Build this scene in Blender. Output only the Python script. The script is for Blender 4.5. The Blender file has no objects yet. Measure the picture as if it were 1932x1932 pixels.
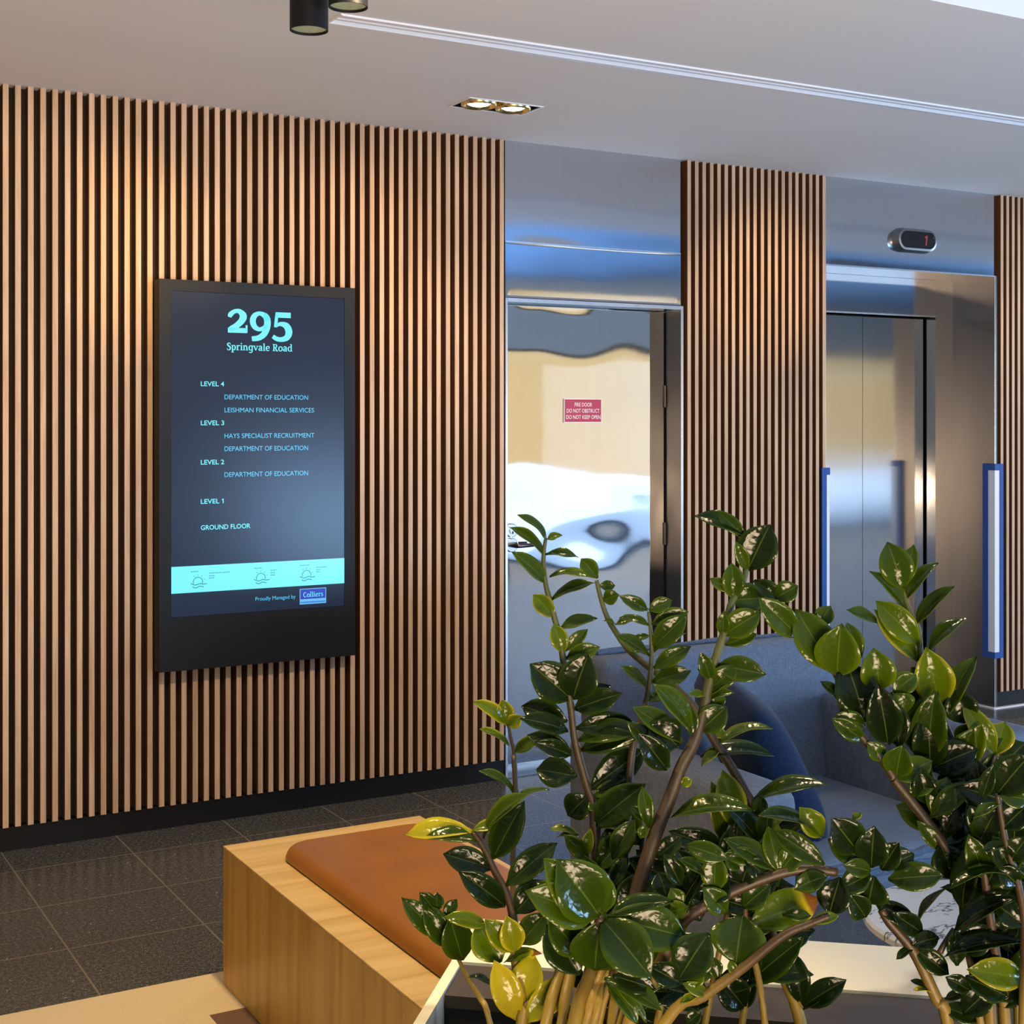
import bpy, bmesh, math, random
from mathutils import Vector, Matrix, noise

C = bpy.context.scene.collection
SC = bpy.context.scene
R = math.radians

# ------------------------------------------------------------------ camera
cam_data = bpy.data.cameras.new('camera')
cam_data.sensor_width = 36.0
cam_data.lens = 36.0 * 2681.6 / 1932.0
cam_data.shift_y = -(966.0 - 789.0) / 1932.0
cam_data.clip_start = 0.05
cam = bpy.data.objects.new('camera', cam_data)
cam.location = (0.0, -5.2108, 1.52)
cam.rotation_euler = (R(90), 0, -R(29.739))
C.objects.link(cam)
SC.camera = cam

# ------------------------------------------------------------------ world, sun, exposure
SC.view_settings.view_transform = 'Standard'
SC.view_settings.look = 'None'
SC.view_settings.exposure = 0.0
SC.view_settings.gamma = 1.0
SC.view_settings.use_curve_mapping = False
W = bpy.data.worlds.new('sky')
SC.world = W
W.use_nodes = True
bg = W.node_tree.nodes['Background']
bg.inputs['Color'].default_value = (0.45, 0.66, 1.0, 1)
bg.inputs['Strength'].default_value = 1.9


def lamp(name, kind, loc, power, color, target=None, parent=None, **kw):
    d = bpy.data.lights.new(name, kind)
    d.energy = power
    d.color = color
    for k, v in kw.items():
        setattr(d, k, v)
    o = bpy.data.objects.new(name, d)
    o.location = loc
    if target is not None:
        o.rotation_euler = (Vector(target) - Vector(loc)).to_track_quat('-Z', 'Y').to_euler()
    C.objects.link(o)
    if parent is not None:
        o.parent = parent
        o.location = Vector(loc) - parent.location
    return o


WARM = (1.0, 0.74, 0.44)
DAY = (0.50, 0.72, 1.0)
lamp('sun', 'SUN', (0, 6, 12), 5.8, (0.80, 0.90, 1.0), target=(6, -5.0, 0), angle=R(0.6))
# daylight through the glazing on the right and an added fill near the floor
lamp('window_daylight', 'AREA', (13.5, -3.2, 1.35), 330, DAY, target=(2.0, -2.2, 1.25), shape='RECTANGLE', size=4.5, size_y=2.4)
lamp('entrance_daylight', 'AREA', (5.2, -7.2, 0.6), 330, (0.36, 0.62, 1.0), target=(5.7, -4.0, 3.2), shape='RECTANGLE', size=1.7, size_y=1.2)
lamp('lobby_fill', 'AREA', (0.0, -6.9, 0.5), 320, (1.0, 0.74, 0.49), target=(0.7, -5.6, 3.0), shape='RECTANGLE', size=1.9, size_y=1.2)  # added warm fill facing up, stands in for light bounced off the floor
# track spots hung in the raised ceiling, washing the slatted wall
for sx, pw, cone in ((-0.6, 66, 66), (0.45, 62, 66), (1.45, 80, 66), (2.35, 80, 62), (3.3, 66, 50), (4.30, 70, 50), (5.98, 80, 60), (6.9, 90, 60)):
    lamp('track_spot', 'SPOT', (sx, -2.62, 2.60), pw, (1.0, 0.77, 0.52), target=(sx, 0.0, 1.22), spot_size=R(cone), spot_blend=0.35, shadow_soft_size=0.03)
for sx, pw in ((1.345, 190), (2.26, 130), (4.345, 210)):
    lamp('narrow_spot', 'SPOT', (sx, -2.62, 2.60), pw, (1.0, 0.62, 0.16), target=(sx, 0.0, 2.15), spot_size=R(20), spot_blend=1.0, shadow_soft_size=0.02)
# ceiling spots over the planter and the seats
lamp('planter_spot', 'SPOT', (0.35, -3.30, 2.95), 250, (1.0, 0.70, 0.30), target=(0.92, -3.62, 0.62), spot_size=R(30), spot_blend=0.8, shadow_soft_size=0.05)
lamp('seat_spot', 'SPOT', (2.5, -3.3, 2.95), 26, WARM, target=(2.3, -3.0, 0.4), spot_size=R(60), spot_blend=0.9, shadow_soft_size=0.05)

lamp('planter_spot', 'SPOT', (1.75, -3.05, 2.95), 110, (1.0, 0.74, 0.40), target=(1.42, -3.62, 0.70), spot_size=R(44), spot_blend=0.8, shadow_soft_size=0.05)

# ------------------------------------------------------------------ helpers

def link(o, parent=None):
    C.objects.link(o)
    if parent is not None:
        o.parent = parent
        if parent.type == 'EMPTY' or parent.location.length > 0:
            o.matrix_parent_inverse = Matrix.Translation(-parent.location) if parent.parent is None else Matrix.Identity(4)
    return o


def thing(name, label, cat, loc=(0, 0, 0), group=None, kind=None):
    o = bpy.data.objects.new(name, None)
    o.empty_display_size = 0.05
    o.location = loc
    C.objects.link(o)
    o['label'] = label
    o['category'] = cat
    if group:
        o['group'] = group
    if kind:
        o['kind'] = kind
    return o


def tag(o, label=None, cat=None, group=None, kind=None):
    if label:
        o['label'] = label
    if cat:
        o['category'] = cat
    if group:
        o['group'] = group
    if kind:
        o['kind'] = kind
    return o


def obj(name, bm, mat, parent=None, smooth=False, recalc=True):
    if recalc:
        bmesh.ops.recalc_face_normals(bm, faces=bm.faces)
    me = bpy.data.meshes.new(name)
    bm.to_mesh(me)
    bm.free()
    for m in (mat if isinstance(mat, (list, tuple)) else [mat]):
        me.materials.append(m)
    if smooth:
        for p in me.polygons:
            p.use_smooth = True
    o = bpy.data.objects.new(name, me)
    return link(o, parent)


def bx(bm, x0, y0, z0, x1, y1, z1, mi=0):
    vs = [bm.verts.new((x, y, z)) for x in (x0, x1) for y in (y0, y1) for z in (z0, z1)]
    for f in ((0, 1, 3, 2), (4, 6, 7, 5), (0, 4, 5, 1), (2, 3, 7, 6), (0, 2, 6, 4), (1, 5, 7, 3)):
        bm.faces.new([vs[i] for i in f]).material_index = mi
    return vs


def box(name, b, mat, parent=None, bevel=0.0, seg=2):
    bm = bmesh.new()
    for q in (b if isinstance(b[0], (list, tuple)) else [b]):
        bx(bm, *q)
    if bevel:
        bmesh.ops.bevel(bm, geom=list(bm.edges), offset=bevel, segments=seg, profile=0.5, affect='EDGES')
    return obj(name, bm, mat, parent, smooth=False)


def smooth_angle(o, deg=35):
    me = o.data
    for p in me.polygons:
        p.use_smooth = True
    try:
        me.set_sharp_from_angle(angle=R(deg))
    except Exception:
        pass
    return o


def tube(bm, pts, rads, n=8, caps=True):
    pts = [Vector(p) for p in pts]
    rings = []
    up = Vector((0.13, 0.2, 1.0)).normalized()
    for i, p in enumerate(pts):
        a = pts[max(0, i - 1)]
        b = pts[min(len(pts) - 1, i + 1)]
        t = (b - a).normalized()
        s = t.cross(up)
        if s.length < 0.05:
            s = t.cross(Vector((1, 0, 0)))
        s.normalize()
        u = s.cross(t).normalized()
        r = rads[i] if isinstance(rads, (list, tuple)) else rads
        rings.append([bm.verts.new(p + (s * math.cos(2 * math.pi * k / n) + u * math.sin(2 * math.pi * k / n)) * r) for k in range(n)])
    for a, b in zip(rings, rings[1:]):
        for k in range(n):
            bm.faces.new((a[k], a[(k + 1) % n], b[(k + 1) % n], b[k]))
    if caps:
        bm.faces.new(rings[0][::-1])
        bm.faces.new(rings[-1])
    return rings


def lathe(bm, prof, centre, n=48, axis='Z', mi=0, cap0=True, cap1=True):
    cx, cy, cz = centre
    rings = []
    for r, h in prof:
        ring = []
        for k in range(n):
            a = 2 * math.pi * k / n
            if axis == 'Z':
                ring.append(bm.verts.new((cx + r * math.cos(a), cy + r * math.sin(a), cz + h)))
            else:
                ring.append(bm.verts.new((cx + r * math.cos(a), cy + h, cz + r * math.sin(a))))
        rings.append(ring)
    for a, b in zip(rings, rings[1:]):
        for k in range(n):
            bm.faces.new((a[k], a[(k + 1) % n], b[(k + 1) % n], b[k])).material_index = mi
    if cap0:
        bm.faces.new(rings[0]).material_index = mi
    if cap1:
        bm.faces.new(rings[-1][::-1]).material_index = mi


def catmull(pts, sub):
    out = []
    n = len(pts)
    for i in range(n - 1):
        p0 = pts[max(0, i - 1)]
        p1 = pts[i]
        p2 = pts[i + 1]
        p3 = pts[min(n - 1, i + 2)]
        for k in range(sub):
            t = k / sub
            out.append(tuple(0.5 * (2 * b + (c - a) * t + (2 * a - 5 * b + 4 * c - d) * t * t + (3 * b - a - 3 * c + d) * t ** 3) for a, b, c, d in zip(p0, p1, p2, p3)))
    out.append(tuple(pts[-1]))
    return out


# ------------------------------------------------------------------ materials

class N:
    def __init__(self, name):
        self.m = bpy.data.materials.new(name)
        self.m.use_nodes = True
        self.t = self.m.node_tree
        self.b = self.t.nodes['Principled BSDF']

    def n(self, kind, **kw):
        nd = self.t.nodes.new(kind)
        for k, v in kw.items():
            if k.startswith('i_'):
                nd.inputs[k[2:].replace('_', ' ')].default_value = v
            else:
                setattr(nd, k, v)
        return nd

    def l(self, a, b):
        self.t.links.new(a, b)

    def set(self, **kw):
        for k, v in kw.items():
            self.b.inputs[k.replace('_', ' ')].default_value = v
        return self

    def coord(self, scale=(1, 1, 1), rot=(0, 0, 0)):
        tc = self.n('ShaderNodeTexCoord')
        mp = self.n('ShaderNodeMapping')
        mp.inputs['Scale'].default_value = scale
        mp.inputs['Rotation'].default_value = rot
        self.l(tc.outputs['Object'], mp.inputs['Vector'])
        return mp.outputs['Vector']

    def noise(self, vec, scale, detail=3.0, rough=0.55, dist=0.0):
        nd = self.n('ShaderNodeTexNoise')
        nd.inputs['Scale'].default_value = scale
        nd.inputs['Detail'].default_value = detail
        nd.inputs['Roughness'].default_value = rough
        nd.inputs['Distortion'].default_value = dist
        if vec is not None:
            self.l(vec, nd.inputs['Vector'])
        return nd.outputs['Fac']

    def ramp(self, fac, stops):
        nd = self.n('ShaderNodeValToRGB')
        cr = nd.color_ramp
        while len(cr.elements) < len(stops):
            cr.elements.new(0.5)
        for e, (p, c) in zip(cr.elements, stops):
            e.position = p
            e.color = (c[0], c[1], c[2], 1)
        self.l(fac, nd.inputs['Fac'])
        return nd.outputs['Color']

    def math(self, op, a, b=None, clamp=False):
        nd = self.n('ShaderNodeMath', operation=op, use_clamp=clamp)
        for i, v in enumerate((a, b)):
            if v is None:
                continue
            if isinstance(v, (int, float)):
                nd.inputs[i].default_value = v
            else:
                self.l(v, nd.inputs[i])
        return nd.outputs[0]

    def mix(self, fac, a, b, mode='MIX'):
        nd = self.n('ShaderNodeMix', data_type='RGBA', blend_type=mode)
        for sock, v in ((nd.inputs[0], fac), (nd.inputs[6], a), (nd.inputs[7], b)):
            if isinstance(v, (int, float)):
                sock.default_value = v
            elif isinstance(v, (tuple, list)):
                sock.default_value = (v[0], v[1], v[2], 1)
            else:
                self.l(v, sock)
        return nd.outputs[2]

    def bump(self, h, strength=0.3, dist=0.01):
        nd = self.n('ShaderNodeBump')
        nd.inputs['Strength'].default_value = strength
        nd.inputs['Distance'].default_value = dist
        self.l(h, nd.inputs['Height'])
        self.l(nd.outputs['Normal'], self.b.inputs['Normal'])

    def col(self, c):
        self.l(c, self.b.inputs['Base Color'])


def plain(name, c, rough=0.5, metal=0.0, spec=0.5, var=0.0, scale=40, bump=0.0):
    m = N(name)
    m.set(Base_Color=(c[0], c[1], c[2], 1), Roughness=rough, Metallic=metal)
    m.b.inputs['Specular IOR Level'].default_value = spec
    if var or bump:
        v = m.coord()
        f = m.noise(v, scale)
        if var:
            m.col(m.mix(f, tuple(x * (1 - var) for x in c), tuple(min(1, x * (1 + var)) for x in c)))
        if bump:
            m.bump(f, bump, 0.002)
    return m.m


def emit(name, c, s):
    m = N(name)
    m.set(Base_Color=(0.01, 0.01, 0.01, 1), Roughness=0.3)
    m.b.inputs['Emission Color'].default_value = (c[0], c[1], c[2], 1)
    m.b.inputs['Emission Strength'].default_value = s
    return m.m


def wood(name, dark, mid, light, stretch, scale, rough=0.45, pitch=0.0, rings=0.0):
    m = N(name)
    m.set(Roughness=rough)
    v = m.coord(scale=stretch)
    f = m.noise(v, scale, 6.0, 0.6, 0.4)
    g = m.noise(v, scale * 6, 3.0, 0.6)
    h = m.math('ADD', m.math('MULTIPLY', f, 0.75), m.math('MULTIPLY', g, 0.25))
    if rings:
        wv = m.n('ShaderNodeTexWave', wave_type='BANDS', bands_direction='DIAGONAL')
        wv.inputs['Scale'].default_value = rings
        wv.inputs['Distortion'].default_value = 9.0
        wv.inputs['Detail'].default_value = 3.0
        wv.inputs['Detail Scale'].default_value = 0.8
        m.l(v, wv.inputs['Vector'])
        h = m.math('ADD', m.math('MULTIPLY', h, 0.86), m.math('MULTIPLY', wv.outputs['Fac'], 0.14))
    c = m.ramp(h, [(0.28, dark), (0.5, mid), (0.72, light)])
    if pitch:
        tc = m.n('ShaderNodeTexCoord')
        sp = m.n('ShaderNodeSeparateXYZ')
        m.l(tc.outputs['Object'], sp.inputs[0])
        idx = m.math('FLOOR', m.math('DIVIDE', sp.outputs['X'], pitch))
        wn = m.n('ShaderNodeTexWhiteNoise', noise_dimensions='1D')
        m.l(idx, wn.inputs['W'])
        c = m.mix(m.math('MULTIPLY', wn.outputs['Value'], 0.34), c, (dark[0] * 0.9, dark[1] * 0.85, dark[2] * 0.8))
    m.col(c)
    m.bump(g, 0.12, 0.001)
    return m.m


def steel(name, c, rough, brush='X', aniso=0.0):
    m = N(name)
    m.set(Base_Color=(c[0], c[1], c[2], 1), Metallic=1.0, Roughness=rough)
    v = m.coord(scale=(60, 60, 1.2) if brush == 'Z' else (1.2, 60, 60))
    f = m.noise(v, 4.0, 2.0, 0.5)
    r = m.n('ShaderNodeMapRange')
    r.inputs['To Min'].default_value = rough * 0.8
    r.inputs['To Max'].default_value = rough * 1.25
    m.l(f, r.inputs['Value'])
    m.l(r.outputs[0], m.b.inputs['Roughness'])
    m.col(m.mix(f, tuple(x * 0.94 for x in c), tuple(min(1, x * 1.05) for x in c)))
    return m.m


def steel_aniso(name, c, rough, brush='Z'):
    m = N(name)
    m.set(Base_Color=(c[0], c[1], c[2], 1), Metallic=1.0, Roughness=rough, Anisotropic=0.75, Anisotropic_Rotation=0.25)
    tg = m.n('ShaderNodeCombineXYZ')
    tg.inputs[2].default_value = 1.0
    m.l(tg.outputs[0], m.b.inputs['Tangent'])
    v = m.coord(scale=(70, 70, 0.8))
    m.col(m.mix(m.noise(v, 4.0, 2.0, 0.5), tuple(x * 0.95 for x in c), tuple(min(1, x * 1.04) for x in c)))
    return m.m


def fabric(name, c, c2, scale=420, rough=0.9):
    m = N(name)
    m.set(Roughness=rough)
    m.b.inputs['Specular IOR Level'].default_value = 0.2
    m.b.inputs['Sheen Weight'].default_value = 0.15
    v1 = m.coord(scale=(1, 8, 8))
    v2 = m.coord(scale=(8, 1, 1))
    a = m.noise(v1, scale * 0.12, 2)
    b = m.noise(v2, scale * 0.12, 2)
    h = m.math('MULTIPLY', m.math('ADD', a, b), 0.5)
    m.col(m.ramp(h, [(0.36, c2), (0.62, c)]))
    m.bump(h, 0.35, 0.002)
    return m.m


PITCH = 0.0424
M = {}
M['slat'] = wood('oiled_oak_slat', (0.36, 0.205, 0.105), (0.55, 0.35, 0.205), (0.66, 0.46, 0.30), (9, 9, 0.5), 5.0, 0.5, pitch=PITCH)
M['bench_oak'] = wood('oak_veneer_side', (0.34, 0.165, 0.022), (0.52, 0.285, 0.050), (0.62, 0.37, 0.085), (9, 9, 0.6), 2.6, 0.40, rings=0.7)
M['bench_top'] = wood('oak_veneer_top', (0.46, 0.26, 0.065), (0.64, 0.40, 0.125), (0.74, 0.49, 0.19), (0.6, 11, 9), 2.6, 0.40, rings=0.5)
M['backing'] = plain('dark_stained_backing', (0.012, 0.007, 0.005), 0.8)
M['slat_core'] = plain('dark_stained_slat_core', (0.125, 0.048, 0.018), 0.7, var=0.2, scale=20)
M['black'] = plain('black_powdercoat', (0.007, 0.007, 0.008), 0.5, spec=0.22, var=0.15, scale=30)
M['black_matt'] = plain('black_skirting', (0.006, 0.005, 0.005), 0.5, spec=0.25)
M['ceiling'] = plain('white_ceiling_paint', (0.78, 0.75, 0.72), 0.85, spec=0.2, var=0.015, scale=3)
M['wall_paint'] = plain('cream_wall_paint', (0.72, 0.66, 0.58), 0.8, spec=0.2, var=0.02, scale=2)
M['alu'] = plain('white_aluminium', (0.88, 0.90, 0.94), 0.3, metal=0.25)
M['alu_dark'] = plain('grey_aluminium_slot', (0.10, 0.13, 0.20), 0.4, metal=0.6)
M['steel_door'] = steel('polished_steel_sheet', (0.72, 0.72, 0.75), 0.035, 'Z')
M['steel_head'] = steel('steel_header_sheet', (0.62, 0.62, 0.65), 0.09, 'Z')
M['steel_lift'] = steel_aniso('brushed_steel_lift', (0.70, 0.71, 0.74), 0.095, 'Z')
M['steel_jamb'] = plain('steel_jamb_dark_reflection', (0.165, 0.152, 0.142), 0.30, metal=1.0)  # stainless steel, the dark room it reflects put into its colour
M['steel_edge'] = steel('bright_steel_edge', (0.85, 0.86, 0.88), 0.2, 'Z')
M['chrome'] = plain('satin_chrome', (0.72, 0.72, 0.74), 0.16, metal=1.0)
M['dark_chrome'] = plain('dark_bronze_lever', (0.10, 0.08, 0.09), 0.25, metal=0.9)
M['gap'] = plain('black_gap', (0.004, 0.004, 0.005), 0.7)
M['red'] = plain('red_sign_plastic', (0.42, 0.025, 0.06), 0.45)
M['white'] = plain('white_sign_print', (0.80, 0.74, 0.74), 0.5)
M['tape'] = plain('blue_masking_tape', (0.002, 0.060, 0.27), 0.6, var=0.2, scale=60)
M['foam'] = plain('white_foam_strip', (0.74, 0.74, 0.74), 0.6)
M['leather'] = N('tan_leather')
_m = M['leather']
_m.set(Roughness=0.36)
_v = _m.coord()
_m.col(_m.ramp(_m.noise(_v, 5.0, 4), [(0.3, (0.25, 0.078, 0.004)), (0.7, (0.34, 0.115, 0.007))]))
_m.bump(_m.noise(_v, 320, 2), 0.10, 0.001)
M['leather'] = _m.m
M['sofa'] = fabric('blue_grey_sofa_weave', (0.200, 0.222, 0.268), (0.125, 0.138, 0.168))
M['piping'] = fabric('slate_blue_piping', (0.13, 0.17, 0.23), (0.07, 0.09, 0.13))
M['taupe'] = fabric('taupe_base_weave', (0.125, 0.100, 0.088), (0.075, 0.060, 0.052))
M['navy'] = fabric('navy_cushion_weave', (0.010, 0.026, 0.068), (0.005, 0.012, 0.034))
M['planter'] = N('cream_stone')
_m = M['planter']
_m.set(Roughness=0.3)
_v = _m.coord(scale=(1.5, 1.5, 1.5))
_w = _m.n('ShaderNodeTexWave', wave_type='BANDS', bands_direction='DIAGONAL')
for _k, _q in (('Scale', 0.7), ('Distortion', 22.0), ('Detail', 4.0), ('Detail Scale', 1.1)):
    _w.inputs[_k].default_value = _q
_m.l(_v, _w.inputs['Vector'])
_m.col(_m.ramp(_w.outputs['Fac'], [(0.0, (0.50, 0.46, 0.36)), (0.05, (0.68, 0.63, 0.50)), (0.14, (0.80, 0.745, 0.59)), (1.0, (0.82, 0.765, 0.61))]))
M['planter'] = _m.m
M['marble'] = N('white_veined_marble')
_m = M['marble']
_m.set(Roughness=0.18)
_v = _m.coord(scale=(1.0, 1.9, 1.0), rot=(0, 0, 0.5))
_w = _m.n('ShaderNodeTexWave', wave_type='BANDS', bands_direction='Y')
for _k, _q in (('Scale', 1.05), ('Distortion', 13.0), ('Detail', 5.0), ('Detail Scale', 2.2), ('Detail Roughness', 0.7)):
    _w.inputs[_k].default_value = _q
_m.l(_v, _w.inputs['Vector'])
_m.col(_m.ramp(_w.outputs['Fac'], [(0.0, (0.16, 0.17, 0.16)), (0.012, (0.45, 0.45, 0.42)), (0.035, (0.80, 0.77, 0.70)), (1.0, (0.84, 0.81, 0.74))]))
M['marble'] = _m.m
M['ledge'] = plain('taupe_gloss_ledge', (0.045, 0.036, 0.030), 0.30, var=0.1, scale=4)
M['liner'] = plain('black_planter_liner', (0.008, 0.008, 0.008), 0.6)
M['pebble'] = plain('charcoal_pebbles', (0.030, 0.030, 0.032), 0.45, var=0.5, scale=30)
M['lamp_white'] = emit('lamp_glow', (1.0, 0.88, 0.66), 14.0)
M['reflector'] = plain('gold_reflector', (0.95, 0.72, 0.30), 0.22, metal=1.0)

# leaves: upper and lower face, tone per leaf from a mesh attribute
_m = N('glossy_leaf')
_a = _m.n('ShaderNodeAttribute', attribute_name='tone')
_c = _m.ramp(_a.outputs['Fac'], [(0.0, (0.004, 0.008, 0.002)), (0.2, (0.010, 0.024, 0.003)), (0.45, (0.038, 0.072, 0.002)), (0.65, (0.088, 0.132, 0.003)), (0.90, (0.46, 0.39, 0.012)), (1.0, (0.20, 0.075, 0.015))])
_v = _m.coord()
_f = _m.noise(_v, 60, 3)
_uv = _m.n('ShaderNodeAttribute', attribute_name='across')
_rib = _m.math('LESS_THAN', _uv.outputs['Fac'], 0.035)
_c = _m.mix(_m.math('MULTIPLY', _f, 0.45), _c, _m.mix(1.0, _c, (0.45, 0.55, 0.5), 'MULTIPLY'))
_c = _m.mix(_m.math('MULTIPLY', _rib, 0.22), _c, (0.20, 0.27, 0.04))
_m.col(_c)
_m.set(Roughness=0.17)
_m.b.inputs['Specular IOR Level'].default_value = 0.26
_vor = _m.n('ShaderNodeTexVoronoi', feature='DISTANCE_TO_EDGE')
_vor.inputs['Scale'].default_value = 95
_m.l(_v, _vor.inputs['Vector'])
_m.bump(_m.math('ADD', _vor.outputs['Distance'], _m.math('MULTIPLY', _m.noise(_v, 45, 2), 1.5)), 0.22, 0.0035)
_tr = _m.n('ShaderNodeBsdfTranslucent')
_m.l(_m.mix(1.0, _c, (1.0, 1.25, 0.35), 'MULTIPLY'), _tr.inputs['Color'])
_mx = _m.n('ShaderNodeMixShader')
_mx.inputs[0].default_value = 0.22
_m.l(_m.b.outputs[0], _mx.inputs[1])
_m.l(_tr.outputs[0], _mx.inputs[2])
_m.l(_mx.outputs[0], _m.t.nodes['Material Output'].inputs['Surface'])
M['leaf'] = _m.m
_m = N('plant_stem')
_a = _m.n('ShaderNodeAttribute', attribute_name='rise')
_v = _m.coord(scale=(60, 60, 14))
_c = _m.ramp(_a.outputs['Fac'], [(0.0, (0.42, 0.32, 0.03)), (0.30, (0.36, 0.25, 0.03)), (0.50, (0.045, 0.022, 0.007)), (0.85, (0.034, 0.024, 0.008)), (1.0, (0.06, 0.075, 0.015))])
_f = _m.noise(_v, 3, 4)
_m.col(_m.mix(_m.math('MULTIPLY', _f, 0.6), _c, _m.mix(1.0, _c, (0.35, 0.3, 0.3), 'MULTIPLY')))
_m.set(Roughness=0.5)
_m.bump(_f, 0.3, 0.002)
M['stem'] = _m.m

# floor tiles: 400 mm charcoal terrazzo with pale joints
_m = N('charcoal_terrazzo_tile')
_tc = _m.n('ShaderNodeTexCoord')
_sp = _m.n('ShaderNodeSeparateXYZ')
_m.l(_tc.outputs['Object'], _sp.inputs[0])


def _joint(s, off):
    a = _m.math('FRACT', _m.math('DIVIDE', _m.math('SUBTRACT', s, off - 400.0), 0.4))
    b = _m.math('ABSOLUTE', _m.math('SUBTRACT', a, 0.5))
    return _m.math('GREATER_THAN', b, 0.5 - 0.0026 / 0.4 / 1.0)


_jx = _joint(_sp.outputs['X'], 0.915)
_jy = _joint(_sp.outputs['Y'], -0.245)
_j = _m.math('MAXIMUM', _jx, _jy)
_v = _tc.outputs['Object']
_g = _m.noise(_v, 260, 2, 0.7)
_g2 = _m.noise(_v, 90, 3, 0.7)
_c = _m.ramp(_m.math('ADD', _m.math('MULTIPLY', _g, 0.6), _m.math('MULTIPLY', _g2, 0.4)), [(0.38, (0.010, 0.010, 0.009)), (0.5, (0.052, 0.052, 0.046)), (0.60, (0.16, 0.158, 0.142))])
_vo = _m.n('ShaderNodeTexVoronoi', feature='F1')
_vo.inputs['Scale'].default_value = 48
_m.l(_v, _vo.inputs['Vector'])
_sepc = _m.n('ShaderNodeSeparateColor')
_m.l(_vo.outputs['Color'], _sepc.inputs[0])
_chip = _m.math('MULTIPLY', _m.math('LESS_THAN', _vo.outputs['Distance'], 0.16), _m.math('GREATER_THAN', _sepc.outputs[0], 0.93))
_c = _m.mix(_chip, _c, (0.30, 0.28, 0.25))
_m.col(_m.mix(_j, _c, (0.20, 0.165, 0.115)))
_r = _m.n('ShaderNodeMapRange')
_r.inputs['To Min'].default_value = 0.17
_r.inputs['To Max'].default_value = 0.30
_m.l(_g2, _r.inputs['Value'])
_m.l(_r.outputs[0], _m.b.inputs['Roughness'])
M['tile'] = _m.m

# rug: tan border, brown field
_m = N('tan_and_brown_carpet')
_tc = _m.n('ShaderNodeTexCoord')
_sp = _m.n('ShaderNodeSeparateXYZ')
_m.l(_tc.outputs['Object'], _sp.inputs[0])
_in = _m.math('MULTIPLY', _m.math('LESS_THAN', _sp.outputs['Y'], -1.705), _m.math('GREATER_THAN', _sp.outputs['X'], 1.12))
_v = _tc.outputs['Object']
_g = _m.noise(_v, 240, 3, 0.7)
_c = _m.mix(_g, (0.58, 0.43, 0.22), (0.92, 0.73, 0.44))
_c2 = _m.mix(_g, (0.12, 0.065, 0.035), (0.24, 0.14, 0.085))
_m.col(_m.mix(_in, _c, _c2))
_m.set(Roughness=0.95)
_m.b.inputs['Specular IOR Level'].default_value = 0.1
_m.bump(_g, 0.6, 0.004)
M['rug'] = _m.m

# window glass: see-through with a faint reflection
_m = N('window_glass')
_gl = _m.n('ShaderNodeBsdfGlossy')
_gl.inputs['Roughness'].default_value = 0.02
_tp = _m.n('ShaderNodeBsdfTransparent')
_tp.inputs['Color'].default_value = (0.93, 0.96, 0.97, 1)
_mx = _m.n('ShaderNodeMixShader')
_fr = _m.n('ShaderNodeFresnel')
_m.l(_m.math('MULTIPLY', _fr.outputs[0], 0.6), _mx.inputs[0])
_m.l(_tp.outputs[0], _mx.inputs[1])
_m.l(_gl.outputs[0], _mx.inputs[2])
_m.l(_mx.outputs[0], _m.t.nodes['Material Output'].inputs['Surface'])
M['glass'] = _m.m
M['paving'] = plain('pale_street_paving', (0.80, 0.83, 0.86), 0.8, var=0.05, scale=1.5)
M['facade'] = plain('ochre_render_facade', (0.52, 0.305, 0.110), 0.85, var=0.08, scale=0.6)

# ------------------------------------------------------------------ the room
XL, XR, YB = -4.0, 18.0, -9.0
ZC, ZR = 2.69, 3.06
o = box('floor', (XL, YB, -0.12, XR, 0.6, 0.0), M['tile'])
tag(o, 'charcoal speckled floor tiles with pale joints in front of the slatted wall', 'floor', kind='structure')

DX0, DX1 = 2.941, 3.853          # fire door opening
EX0, EX1 = 4.7195, 5.882         # lift opening
BK = 0.040
o = box('wall_back', [(XL, BK, 0, DX0, 0.6, 3.2), (DX1 + 0.016, BK, 0, EX0 - 0.004, 0.6, 3.2), (EX1 + 0.021, BK, 0, XR, 0.6, 3.2)], M['backing'])
tag(o, 'dark backing wall behind the vertical timber slats', 'wall', kind='structure')


def slats(name, x0, x1, label):
    bm = bmesh.new()
    k0 = math.ceil((x0 - 0.919) / PITCH)
    x = 0.919 + k0 * PITCH
    rnd = random.Random(3)
    while x + 0.021 <= x1 + 0.001:
        jw = rnd.uniform(-0.0008, 0.0008)
        bx(bm, x + jw, -0.012, 0.085, x + 0.0200 + jw, BK, ZC)
        x += PITCH
    bmesh.ops.bevel(bm, geom=[e for e in bm.edges if abs(e.verts[0].co.z - e.verts[1].co.z) > 1], offset=0.0012, segments=1, affect='EDGES')
    bm.normal_update()
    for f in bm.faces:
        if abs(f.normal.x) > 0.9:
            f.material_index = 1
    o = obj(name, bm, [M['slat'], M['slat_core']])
    return tag(o, label, 'slatted wall panel', kind='structure')


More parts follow.
